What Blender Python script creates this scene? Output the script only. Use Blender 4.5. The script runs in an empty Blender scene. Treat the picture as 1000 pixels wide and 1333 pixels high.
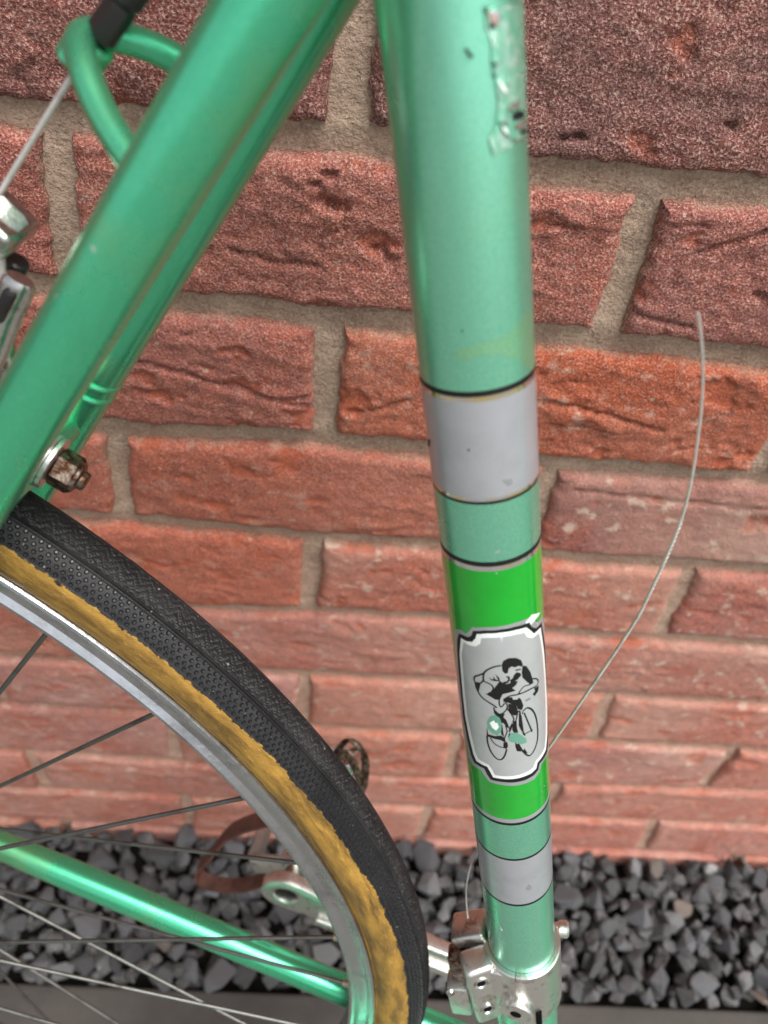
import bpy, bmesh, math, random
import numpy as np
from mathutils import Vector, Matrix

random.seed(7); RNG = np.random.RandomState(11)
S = bpy.context.scene
COL = S.collection
ZG = 766.6                      # millimetres: survey level -> pavement level

# ------------------------------------------------------------------ camera
RCAM_PITCH, RCAM_YAW, RCAM_ROLL = math.radians(47.7097), math.radians(-5.8805), math.radians(8.8749)
cam_d = bpy.data.cameras.new('camera'); cam = bpy.data.objects.new('camera', cam_d); COL.objects.link(cam)
base = Matrix(((1, 0, 0), (0, 0, -1), (0, 1, 0)))
rot = Matrix.Rotation(RCAM_YAW, 3, 'Z') @ Matrix.Rotation(-RCAM_PITCH, 3, 'X') @ base @ Matrix.Rotation(RCAM_ROLL, 3, 'Z')
cam.matrix_world = Matrix.Translation(Vector((0.00082, -0.3012, (62.11 + ZG) / 1000))) @ rot.to_4x4()
cam_d.sensor_fit = 'VERTICAL'; cam_d.sensor_height = 36.0
cam_d.lens = 1069.07 / 1333 * 36.0
cam_d.clip_start = 0.01; cam_d.clip_end = 500
cam_d.dof.use_dof = True; cam_d.dof.focus_distance = 0.295; cam_d.dof.aperture_fstop = 10.5
S.camera = cam
S.render.resolution_x = 768; S.render.resolution_y = 1024

# ------------------------------------------------------------------ world, sun, exposure
SUN_EL, SUN_AZ = math.radians(64), math.radians(42)      # azimuth measured from -Y towards +X
w = bpy.data.worlds.new('World'); S.world = w; w.use_nodes = True
wn = w.node_tree.nodes; wl = w.node_tree.links; wn.clear()
sky = wn.new('ShaderNodeTexSky'); sky.sky_type = 'NISHITA'; sky.sun_disc = False
sky.sun_elevation = SUN_EL; sky.sun_rotation = math.pi - SUN_AZ
sky.air_density = 1.0; sky.dust_density = 4.0; sky.ozone_density = 1.0
hsv = wn.new('ShaderNodeHueSaturation'); hsv.inputs['Saturation'].default_value = 0.25
bg = wn.new('ShaderNodeBackground'); bg.inputs['Strength'].default_value = 0.075
wo = wn.new('ShaderNodeOutputWorld')
wl.new(sky.outputs[0], hsv.inputs['Color']); wl.new(hsv.outputs[0], bg.inputs[0]); wl.new(bg.outputs[0], wo.inputs[0])
sd = bpy.data.lights.new('sun', 'SUN'); sd.energy = 1.5; sd.angle = math.radians(40); sd.color = (1.0, 0.96, 0.90)
so = bpy.data.objects.new('sun', sd); COL.objects.link(so)
sdir = Vector((math.cos(SUN_EL) * math.sin(SUN_AZ), -math.cos(SUN_EL) * math.cos(SUN_AZ), math.sin(SUN_EL)))
so.rotation_euler = sdir.to_track_quat('Z', 'Y').to_euler()
S.view_settings.view_transform = 'Standard'; S.view_settings.look = 'None'
S.view_settings.exposure = 1.28; S.view_settings.gamma = 1.0
S.view_settings.use_curve_mapping = False

BADGE = {'border':[(13.39,169.75),(10.11,167.9),(8.46,168.48),(6.88,166.53),(5.95,164.7),(1.81,163.58),(-2.73,163.17),(-7.0,163.08),(-11.94,163.69),(-13.47,166.0),(-15.3,168.32),(-18.77,168.41),(-21.76,175.93),(-22.92,186.82),(-22.9,199.67),(-22.88,213.27),(-22.89,224.03),(-22.93,233.81),(-17.31,231.9),(-14.28,232.1),(-13.25,234.85),(-10.73,236.36),(-6.61,236.15),(-2.63,235.87),(1.68,235.45),(5.31,235.4),(6.98,233.37),(8.28,231.27),(12.6,232.2),(14.78,230.6),(16.09,221.59),(19.5,215.28),(17.64,202.06),(15.74,187.02),(14.66,176.74)],'black':[(11.36,170.18),(9.13,169.62),(7.5,169.42),(6.37,168.03),(5.73,166.04),(1.89,164.83),(-2.66,164.45),(-6.93,164.56),(-11.68,165.47),(-12.46,167.88),(-14.41,169.91),(-17.9,170.35),(-19.76,177.64),(-21.54,185.46),(-22.92,199.7),(-22.91,213.31),(-22.92,224.07),(-19.17,230.7),(-16.53,230.62),(-13.29,230.57),(-12.43,233.14),(-10.38,234.15),(-6.69,234.34),(-2.71,234.11),(1.1,233.78),(4.69,233.9),(5.86,231.72),(6.78,229.27),(11.26,229.71),(12.58,227.47),(14.18,219.51),(15.3,210.66),(14.87,199.24),(14.51,189.08),(13.65,178.94),(12.81,173.74)],'white':[(10.66,171.47),(8.48,171.41),(6.36,170.69),(5.16,168.81),(4.55,166.82),(1.55,165.91),(-2.6,165.57),(-6.87,165.83),(-10.34,166.6),(-11.81,168.8),(-13.27,171.12),(-16.98,171.58),(-17.99,177.19),(-19.47,185.28),(-20.58,197.22),(-21.27,211.46),(-19.81,222.58),(-17.57,228.07),(-15.09,228.52),(-12.25,229.06),(-11.46,231.5),(-9.55,232.21),(-6.26,232.22),(-2.8,232.22),(1.01,232.08),(3.7,232.14),(4.56,229.65),(5.45,227.48),(9.85,227.66),(10.98,225.16),(12.38,217.69),(13.44,208.78),(13.26,197.73),(12.82,187.6),(12.38,179.76)],'panel':[(9.6,172.37),(7.8,172.62),(5.28,172.06),(3.7,170.37),(3.27,168.12),(1.45,167.61),(-2.5,167.31),(-6.79,167.49),(-9.64,168.17),(-10.33,170.3),(-12.25,172.17),(-15.73,172.72),(-16.64,176.57),(-17.74,183.63),(-18.65,195.24),(-18.78,208.7),(-17.97,220.47),(-16.47,225.73),(-14.29,226.72),(-11.5,227.42),(-10.38,229.69),(-9.04,230.34),(-6.07,230.55),(-2.87,230.64),(0.69,230.59),(3.0,230.5),(3.7,228.13),(4.83,226.03),(8.69,225.57),(9.75,223.33),(10.84,215.55),(11.84,207.29),(11.8,196.46),(11.39,186.44),(11.11,178.8)]}
FIG = [[(-2.02,178.48),(-2.62,176.88),(-4.15,176.13),(-6.34,176.73),(-7.91,178.34),(-8.45,180.43),(-8.02,181.23),(-7.1,180.35),(-5.93,180.53),(-4.85,179.79),(-3.94,180.45),(-3.63,182.2),(-2.76,182.33),(-2.1,181.02)],[(-5.32,183.72),(-6.28,182.74),(-7.42,183.55),(-7.71,184.62),(-6.61,185.77),(-5.42,186.41),(-4.29,186.49),(-4.13,185.39),(-5.05,184.74)],[(-5.88,181.48),(-7.6,181.75),(-7.72,182.29),(-6.08,182.11)],[(7.05,188.1),(4.82,187.56),(5.36,189.69),(5.89,191.97),(6.62,190.42)],[(-0.15,186.92),(-1.1,185.24),(-2.12,186.25),(-3.18,186.85),(-4.98,186.26),(-6.57,186.56),(-5.8,188.11),(-4.62,188.96),(-5.69,190.4),(-3.87,190.65),(-1.65,191.05),(-0.64,193.58),(0.67,193.51),(1.94,192.55),(3.56,191.55),(1.59,190.44),(0.83,188.75)],[(2.07,183.94),(1.36,184.56),(0.8,184.68),(0.59,183.3),(0.23,184.51),(-0.69,184.92),(0.1,182.17),(-1.08,184.01),(-1.18,185.37),(0.2,185.38),(1.48,185.08)],[(-2.02,185.75),(-3.24,185.62),(-3.64,184.65),(-2.92,183.46),(-4.08,183.71),(-4.13,185.39),(-3.41,186.47),(-2.23,186.58)],[(-8.28,180.94),(-9.62,181.83),(-11.02,185.38),(-11.75,189.03),(-11.98,190.78),(-10.77,190.66),(-9.23,188.07),(-8.05,185.84),(-7.91,183.49)],[(-12.18,193.3),(-14.44,194.1),(-14.03,196.0),(-12.21,196.87),(-11.46,195.31),(-12.57,194.89)],[(-1.74,193.49),(-2.97,192.69),(-4.43,192.85),(-4.6,194.05),(-5.96,194.53),(-6.57,193.83),(-7.23,195.11),(-7.84,198.16),(-7.27,199.83),(-6.04,199.0),(-5.61,197.12),(-3.2,195.12),(-1.69,194.52)],[(-3.09,195.49),(-5.41,196.39),(-5.86,198.73),(-5.56,201.25),(-4.71,201.42),(-3.63,199.99),(-3.06,197.9)],[(1.53,197.54),(-0.29,199.99),(-1.9,199.71),(-1.32,201.46),(-2.19,202.87),(-3.05,207.26),(-2.2,206.25),(-1.18,204.13),(-0.15,204.14),(0.24,201.48),(1.36,199.95)],[(-6.14,201.02),(-7.05,202.37),(-7.32,207.78),(-6.73,209.68),(-5.89,206.43)],[(4.15,207.15),(3.93,210.38),(1.67,210.61),(-0.19,210.02),(-1.3,211.4),(-1.45,213.79),(-0.06,212.39),(2.68,211.84),(4.54,211.47)],[(-0.68,213.63),(-1.85,213.12),(-2.11,215.26),(-1.43,216.84),(-0.58,215.61)],[(-4.36,213.82),(-5.56,216.01),(-6.21,219.14),(-4.77,218.42),(-4.39,216.3)],[(-7.27,218.1),(-8.42,221.21),(-7.28,220.4),(-6.92,219.13)],[(-4.23,203.81),(-5.3,203.83),(-5.3,206.87),(-5.56,209.58),(-4.33,209.43),(-3.72,207.75)],[(-0.16,204.0),(-0.82,205.0),(-1.05,210.84),(-0.22,209.46)],[(-2.86,206.55),(-3.88,204.39),(-4.15,205.48),(-3.23,208.33),(-2.52,208.75)]]
STROKE = [(0.57,[(-1.88,178.76),(-0.17,179.12),(1.61,180.19),(3.03,181.7),(3.68,183.42),(3.82,185.32),(3.7,186.22)]),(0.57,[(3.63,182.66),(5.02,183.89),(6.6,185.23),(6.98,186.68),(6.71,187.8)]),(0.51,[(6.71,187.8),(4.8,187.23),(4.04,185.89)]),(0.57,[(6.69,189.37),(5.88,191.84),(4.79,193.61),(3.0,194.94),(1.27,196.19),(0.44,197.2)]),(0.51,[(3.69,186.09),(2.45,186.51),(1.4,187.25),(0.99,188.45),(1.53,190.11),(2.66,191.04)]),(0.51,[(-11.76,188.73),(-13.49,190.23),(-14.23,192.0),(-13.49,193.28)]),(0.57,[(-13.49,193.28),(-10.69,192.5),(-8.0,192.42),(-5.6,192.28),(-3.79,192.16),(-1.74,193.49)]),(0.44,[(-6.35,192.26),(-7.33,190.8),(-8.63,189.91),(-10.78,190.53)]),(0.44,[(-0.72,192.16),(-0.4,194.74),(-0.82,196.82),(-2.32,194.98),(-2.76,196.86),(-1.95,198.85),(-0.38,199.98),(1.0,199.1),(1.32,196.98)]),(0.44,[(-2.72,197.64),(-3.84,200.5),(-4.47,202.54),(-4.1,204.45)]),(0.57,[(-6.49,199.65),(-6.8,204.8),(-7.28,210.85)]),(0.44,[(-6.02,199.45),(-5.05,204.07),(-4.27,207.9)]),(0.51,[(-7.95,201.51),(-9.2,206.84),(-10.42,211.69)]),(0.44,[(-7.15,211.48),(-8.74,211.22),(-10.79,211.42)]),(0.44,[(-9.91,209.93),(-10.52,212.18)]),(0.44,[(-7.3,210.52),(-7.84,212.2)]),(0.63,[(-7.8,200.37),(-9.23,199.96),(-11.13,202.55),(-12.52,207.46),(-12.96,213.23),(-12.61,217.85),(-11.25,221.13),(-9.36,222.86),(-7.86,221.6),(-6.35,218.27),(-5.32,214.92)]),(0.57,[(4.39,211.47),(4.32,215.46),(3.35,219.38),(1.81,221.82),(0.46,222.02),(-0.76,220.05),(-1.57,216.84)]),(0.38,[(3.35,211.91),(2.26,214.18),(0.57,215.55),(-1.15,216.11)]),(0.38,[(-7.65,200.22),(-7.33,201.72)]),(0.38,[(-1.79,205.39),(-2.1,208.15),(-1.54,210.17),(-0.72,212.93)]),(0.38,[(-2.97,208.96),(-2.41,210.95)]),(0.38,[(-5.73,194.44),(-5.66,196.03),(-6.58,196.61)])]
CHIP = [('mint',[(3.85,204.17),(2.73,201.45),(1.08,200.44),(-0.2,201.65),(-0.7,204.67),(-0.29,208.08),(0.96,210.27),(2.52,209.22),(3.84,207.58)]),('white',[(3.07,204.58),(1.68,203.02),(1.29,204.16),(0.61,204.06),(0.27,206.07),(1.28,207.77),(2.37,206.77)]),('mint',[(-2.17,211.27),(-3.42,209.06),(-5.04,209.38),(-6.42,211.12),(-8.09,213.75),(-8.28,215.62),(-6.46,215.69),(-4.82,214.32),(-2.77,213.1)]),('grey',[(-8.36,195.84),(-10.41,195.98),(-10.49,196.94),(-8.83,196.83)])]
FILM = [(-8.4,12.3),(-14.18,12.58),(-20.4,13.41),(-20.27,24.23),(-19.41,36.29),(-15.63,36.23),(-11.89,37.19),(-8.08,37.67),(-7.4,34.19),(-9.1,32.0),(-10.0,28.46),(-9.61,24.77),(-8.93,21.13),(-9.18,17.74),(-8.03,15.32)]
GHOST = [(-21.27,74.02),(-14.24,73.41),(-9.21,76.07),(-2.7,76.4),(2.67,77.75),(3.73,79.32),(0.93,80.61),(-2.49,79.37),(-6.96,80.29),(-12.22,83.21),(-16.74,87.94),(-19.49,88.85),(-20.78,81.47)]
FRAG = [('black_ink',[(-13.38,30.75),(-15.02,30.71),(-17.35,31.32),(-17.24,32.44),(-14.4,32.3),(-13.3,31.86)]),('foil',[(-12.26,29.4),(-14.19,28.92),(-16.15,29.06),(-15.36,29.78),(-13.63,30.3),(-12.4,30.17)]),('foil',[(-13.87,33.12),(-15.92,32.93),(-18.12,32.75),(-18.27,33.69),(-15.8,34.19),(-14.03,33.93)]),('black_ink',[(-15.5,34.51),(-17.04,34.33),(-18.13,34.83),(-18.04,35.59),(-15.72,35.15)]),('black_ink',[(-9.1,14.71),(-9.84,15.04),(-9.89,15.72),(-8.89,15.45),(-8.54,15.06)]),('black_ink',[(-8.95,20.9),(-9.84,21.63),(-9.64,22.07),(-9.05,21.61)]),('black_ink',[(-9.09,23.26),(-9.7,23.48),(-9.52,23.81),(-9.0,23.6)]),('foil',[(-8.65,12.78),(-10.8,12.99),(-11.37,14.28),(-10.29,15.45),(-8.83,14.34)]),('white_ink',[(-9.96,24.36),(-10.93,25.01),(-11.89,26.64),(-11.33,26.77),(-10.22,25.36)]),('white_ink',[(-10.24,32.23),(-11.42,33.23),(-11.7,34.57),(-10.81,34.12)]),('black_ink',[(-9.47,31.32),(-10.09,31.95),(-10.67,33.58),(-12.06,34.9),(-11.85,35.11),(-10.32,33.63)]),('black_ink',[(-8.13,12.05),(-8.71,12.03),(-8.47,13.19),(-8.0,13.01)]),('foil',[(-12.02,35.41),(-15.65,35.97),(-17.77,35.8),(-17.57,36.27),(-13.64,36.16)]),('black_ink',[(-3.76,18.03),(-4.29,17.99),(-4.75,18.85),(-5.37,19.4),(-4.93,19.91),(-4.32,19.24)]),('mint_chip',[(-16.81,23.43),(-18.9,24.02),(-18.54,24.57),(-16.75,24.02)])]
MARK = [('grey_chip',[(-5.56,114.07),(-8.29,114.51),(-8.42,116.18),(-7.09,116.4)]),('black_ink',[(2.45,104.26),(1.66,104.0),(1.92,104.89)]),('black_ink',[(18.42,106.95),(14.88,105.09),(16.35,108.14),(19.81,109.6)]),('grey_chip',[(-4.5,298.73),(-5.81,296.2),(-7.0,297.95),(-6.59,300.31),(-5.35,300.15)]),('black_ink',[(1.37,73.1),(0.84,72.94),(0.9,73.67)]),('white_ink',[(-10.21,164.64),(-12.72,163.29),(-17.28,165.94),(-14.39,166.31),(-11.26,167.1)]),('white_ink',[(7.45,328.73),(6.61,332.57),(5.84,331.24)]),('white_ink',[(2.44,369.47),(1.03,367.48),(0.16,369.88),(1.54,371.7)])]
JOINT = {1:[(-121.9,-76.3),(-1.6,-72.2),(69.8,-76.9),(159.1,-75.2)],2:[(-131.4,-147.5),(-68.0,-150.7),(-4.3,-150.7),(87.7,-149.6),(194.4,-150.7)],3:[(-96.0,-229.0),(-11.8,-224.0),(42.7,-224.6),(109.2,-226.8),(216.2,-224.0)],4:[(-95.3,-296.5),(-13.6,-299.5),(61.3,-297.5),(129.7,-301.4),(263.8,-299.2)],5:[(-69.9,-378.0),(-6.7,-372.8),(81.8,-369.7),(151.2,-378.1),(299.5,-375.5)],6:[(-189.7,-450.8),(-14.8,-451.5),(100.1,-448.7),(169.7,-452.0),(334.5,-450.3)],7:[(-220.9,-520.9),(-135.3,-518.4),(10.6,-528.1),(119.1,-525.7),(236.3,-525.1),(368.4,-522.9)],8:[(-232.6,-601.3),(-133.1,-604.1),(67.3,-610.7),(214.1,-607.0),(402.7,-596.3)],9:[(-235.5,-676.6),(-100.0,-675.3),(73.6,-671.0),(152.0,-672.8),(232.7,-678.2),(437.6,-670.9)]}
PERP = {(1,-0.5):[(-110.2,-86.1),(-115.5,-124.9)],(1,0.5):[(116.3,-84.0),(116.9,-141.4)],(2,0):[(-4.7,-156.4),(-4.5,-215.3)],(2,1):[(223.0,-209.1)],(3,-0.5):[(-107.6,-239.4),(-111.9,-290.0)],(3,0.5):[(116.0,-237.5)],(4,0):[(-5.5,-304.1),(-6.0,-365.1)],(4,1):[(219.8,-300.8),(224.1,-366.4)],(6,0):[(-5.7,-464.2)],(6,1):[(217.9,-460.5),(223.2,-518.8)],(7,-0.5):[(-107.3,-533.2),(-108.1,-585.0)],(7,0.5):[(117.1,-539.2),(122.4,-589.7)],(7,1.5):[(343.5,-531.7),(342.6,-589.9)],(8,-1):[(-231.6,-619.9),(-228.7,-669.1)],(8,1):[(219.9,-611.0)],(9,-0.5):[(-106.1,-684.7),(-106.6,-730.1)],(9,0.5):[(116.7,-690.3)],(9,1.5):[(331.2,-679.8),(339.1,-732.4)]}
PIT = [(-8.9,-95.1),(-4.3,-97.1),(-13.0,-88.7),(-8.0,-84.5),(13.9,-114.3),(17.5,-118.1),(81.4,-60.8),(75.9,-61.5),(-15.0,-67.6),(133.5,-51.0),(175.2,-116.8)]
CREASE = [[(-90.5,-181.4),(-63.0,-187.2),(-38.3,-196.0),(-12.6,-200.2)],[(-49.0,-190.2),(-27.4,-198.1),(-12.8,-194.5)],[(109.0,-128.0),(134.4,-133.0),(152.3,-135.0)],[(28.6,-75.2),(11.1,-23.9)],[(140.5,-100.8),(155.2,-94.1),(165.1,-88.0)],[(-46.5,-120.0),(-31.0,-123.5),(-12.2,-123.2)],[(7.9,-202.8),(24.0,-196.0),(34.4,-190.0)],[(99.5,-182.5),(134.9,-188.1),(160.4,-195.2)],[(131.5,-242.7),(173.8,-243.8),(216.9,-244.8),(237.9,-243.6)]]
WIRE = [(344.8, 111.4, -4.0), (340.9, 125.5, -8.0), (340.2, 135.4, -13.0), (341.8, 138.8, -18.0), (345.6, 166.5, -21.0), (350.8, 198.1, -21.0), (353.6, 218.9, -19.0), (358.4, 253.9, -18.0), (361.9, 286.5, -16.0), (362.1, 303.5, -14.0), (361.0, 330.2, -11.5), (358.3, 347.7, -9.0), (353.3, 366.9, -6.0), (348.7, 380.8, -3.0), (344.1, 391.5, 0.0), (339.6, 400.0, 3.0)]
# ------------------------------------------------------------------ helpers
def empty(name, loc=(0, 0, 0)):
    o = bpy.data.objects.new(name, None); COL.objects.link(o); o.location = loc; return o
def tag(o, label=None, cat=None, group=None, kind=None):
    if label: o['label'] = label
    if cat: o['category'] = cat
    if group: o['group'] = group
    if kind: o['kind'] = kind
    return o
def link(name, me, parent=None):
    o = bpy.data.objects.new(name, me); COL.objects.link(o)
    if parent: o.parent = parent
    return o
def mk(name, V, F, mat, parent=None, smooth=True):
    me = bpy.data.meshes.new(name)
    me.from_pydata([tuple(map(float, v)) for v in V], [], [tuple(map(int, f)) for f in F]); me.update()
    if smooth: me.polygons.foreach_set('use_smooth', [True] * len(me.polygons))
    if mat: me.materials.append(mat)
    return link(name, me, parent)
def sharp(o, deg=35):
    me = o.data; bm = bmesh.new(); bm.from_mesh(me)
    for e in bm.edges:
        if len(e.link_faces) == 2 and e.calc_face_angle(0) > math.radians(deg): e.smooth = False
    bm.to_mesh(me); bm.free(); return o

class Geo:
    """collects shapes given in a millimetre frame, converts on build"""
    def __init__(s, conv): s.V = []; s.F = []; s.conv = conv
    def add(s, V, F):
        n = len(s.V); s.V += [np.asarray(v, float) for v in V]; s.F += [tuple(i + n for i in f) for f in F]; return s
    def sweep(s, pts, rad, segs=16, caps=True, flat=None):
        P = np.asarray(pts, float); n = len(P)
        R = np.full(n, rad, float) if np.isscalar(rad) else np.asarray(rad, float)
        T = np.gradient(P, axis=0); T /= np.linalg.norm(T, axis=1)[:, None]
        ref = np.array([0, 0, 1.]) if abs(T[0][2]) < .9 else np.array([1., 0, 0])
        u = np.cross(T[0], ref); u /= np.linalg.norm(u); V = []
        for i in range(n):
            u = u - T[i] * (u @ T[i]); u /= np.linalg.norm(u); v = np.cross(T[i], u)
            for k in range(segs):
                a = 2 * math.pi * k / segs
                c, d = math.cos(a), math.sin(a)
                if flat: d *= flat
                V.append(P[i] + R[i] * (c * u + d * v))
        F = []
        for i in range(n - 1):
            for k in range(segs):
                k2 = (k + 1) % segs
                F.append((i * segs + k, i * segs + k2, (i + 1) * segs + k2, (i + 1) * segs + k))
        if caps:
            F.append(tuple(range(segs))[::-1]); F.append(tuple(range((n - 1) * segs, n * segs)))
        return s.add(V, F)
    def lathe(s, c, d, prof, segs=24, phase=0):
        c = np.asarray(c, float); d = np.asarray(d, float); d /= np.linalg.norm(d)
        ref = np.array([0, 0, 1.]) if abs(d[2]) < .9 else np.array([1., 0, 0])
        u = np.cross(d, ref); u /= np.linalg.norm(u); v = np.cross(d, u); V = []
        for t, r in prof:
            for k in range(segs):
                a = 2 * math.pi * k / segs + phase; V.append(c + d * t + r * (math.cos(a) * u + math.sin(a) * v))
        F = []
        for i in range(len(prof) - 1):
            for k in range(segs):
                k2 = (k + 1) % segs; F.append((i * segs + k, i * segs + k2, (i + 1) * segs + k2, (i + 1) * segs + k))
        F.append(tuple(range(segs))[::-1]); F.append(tuple(range((len(prof) - 1) * segs, len(prof) * segs)))
        return s.add(V, F)
    def box(s, c, ax, half, bev=0.8, seg=2):
        """oriented bevelled box: ax = three unit-ish axes"""
        bm = bmesh.new(); bmesh.ops.create_cube(bm, size=2.0)
        for v in bm.verts: v.co = Vector((v.co[0] * half[0], v.co[1] * half[1], v.co[2] * half[2]))
        if bev: bmesh.ops.bevel(bm, geom=list(bm.edges), offset=bev, segments=seg, affect='EDGES', profile=.5)
        A = [np.asarray(a, float) / np.linalg.norm(a) for a in ax]; c = np.asarray(c, float)
        bm.verts.index_update()
        V = [c + v.co[0] * A[0] + v.co[1] * A[1] + v.co[2] * A[2] for v in bm.verts]
        F = [tuple(v.index for v in f.verts) for f in bm.faces]; bm.free(); return s.add(V, F)
    def prism(s, outline, origin, ax, depth, bev=0.8, hole=None):
        """outline in (ax0, ax1) coordinates, extruded along ax2 by +-depth/2; hole=(cx,cy,rx,ry)"""
        bm = bmesh.new()
        if hole:
            n = 32; cx, cy, rx, ry = hole
            ang = [2 * math.pi * i / n for i in range(n)]
            poly = resample(outline, cx, cy, ang)
            top = []; 
            o_ = [bm.verts.new((x, y, depth / 2)) for x, y in poly]; i_ = [bm.verts.new((cx + rx * math.cos(a), cy + ry * math.sin(a), depth / 2)) for a in ang]
            o2 = [bm.verts.new((v.co[0], v.co[1], -depth / 2)) for v in o_]; i2 = [bm.verts.new((v.co[0], v.co[1], -depth / 2)) for v in i_]
            for k in range(n):
                m = (k + 1) % n
                bm.faces.new((o_[k], o_[m], i_[m], i_[k])); bm.faces.new((o2[m], o2[k], i2[k], i2[m]))
                bm.faces.new((o_[m], o_[k], o2[k], o2[m])); bm.faces.new((i_[k], i_[m], i2[m], i2[k]))
        else:
            vs = [bm.verts.new((x, y, depth / 2)) for x, y in outline]; f = bm.faces.new(vs)
            r = bmesh.ops.extrude_face_region(bm, geom=[f])
            bmesh.ops.translate(bm, vec=(0, 0, -depth), verts=[g for g in r['geom'] if isinstance(g, bmesh.types.BMVert)])
        bmesh.ops.recalc_face_normals(bm, faces=bm.faces)
        if bev:
            es = [e for e in bm.edges if len(e.link_faces) == 2 and e.calc_face_angle(0) > 0.7]
            bmesh.ops.bevel(bm, geom=es, offset=bev, segments=2, affect='EDGES', profile=.5)
        A = [np.asarray(a, float) / np.linalg.norm(a) for a in ax]; c = np.asarray(origin, float)
        bm.verts.index_update()
        V = [c + v.co[0] * A[0] + v.co[1] * A[1] + v.co[2] * A[2] for v in bm.verts]
        F = [tuple(v.index for v in f.verts) for f in bm.faces]; bm.free(); return s.add(V, F)
    def build(s, name, mat, parent=None, smooth=True, ang=38):
        o = mk(name, [s.conv(v) for v in s.V], s.F, mat, parent, smooth)
        bm = bmesh.new(); bm.from_mesh(o.data); bmesh.ops.recalc_face_normals(bm, faces=bm.faces); bm.to_mesh(o.data); bm.free()
        if smooth and ang: sharp(o, ang)
        return o
def resample(outline, cx, cy, ang):
    out = []
    n = len(outline)
    for a in ang:
        dx, dy = math.cos(a), math.sin(a); best = None
        for i in range(n):
            x0, y0 = outline[i]; x1, y1 = outline[(i + 1) % n]; ex, ey = x1 - x0, y1 - y0
            den = dx * ey - dy * ex
            if abs(den) < 1e-9: continue
            t = ((x0 - cx) * ey - (y0 - cy) * ex) / den; u = ((x0 - cx) * dy - (y0 - cy) * dx) / den
            if t > 0 and -1e-6 <= u <= 1 + 1e-6 and (best is None or t > best): best = t
        out.append((cx + dx * best, cy + dy * best))
    return out
def spline(P, n):
    P = np.asarray(P, float); m = len(P); out = []
    for t in np.linspace(0, m - 1, n):
        i = min(int(t), m - 2); f = t - i
        p0, p1, p2, p3 = P[max(i - 1, 0)], P[i], P[i + 1], P[min(i + 2, m - 1)]
        out.append(.5 * ((2 * p1) + (-p0 + p2) * f + (2 * p0 - 5 * p1 + 4 * p2 - p3) * f * f + (-p0 + 3 * p1 - 3 * p2 + p3) * f ** 3))
    return np.array(out)
def wconv(v): return (v[0] / 1000, v[1] / 1000, (v[2] + ZG) / 1000)

_perm = RNG.permutation(256); _perm = np.concatenate([_perm, _perm, _perm])
_grad = RNG.normal(size=(256, 3)); _grad /= np.linalg.norm(_grad, axis=1)[:, None]
def perlin(x, y, z=0.0):
    x = np.asarray(x, float); y = np.asarray(y, float); z = np.broadcast_to(np.asarray(z, float), x.shape)
    xi, yi, zi = np.floor(x).astype(int), np.floor(y).astype(int), np.floor(z).astype(int)
    xf, yf, zf = x - xi, y - yi, z - zi
    fd = lambda t: t * t * t * (t * (t * 6 - 15) + 10)
    u, v, w_ = fd(xf), fd(yf), fd(zf)
    def g(i, j, k):
        h = _perm[_perm[_perm[(xi + i) & 255] + ((yi + j) & 255)] + ((zi + k) & 255)]
        G = _grad[h]; return G[..., 0] * (xf - i) + G[..., 1] * (yf - j) + G[..., 2] * (zf - k)
    L = lambda a, b, t: a + t * (b - a)
    return L(L(L(g(0, 0, 0), g(1, 0, 0), u), L(g(0, 1, 0), g(1, 1, 0), u), v),
             L(L(g(0, 0, 1), g(1, 0, 1), u), L(g(0, 1, 1), g(1, 1, 1), u), v), w_)

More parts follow.
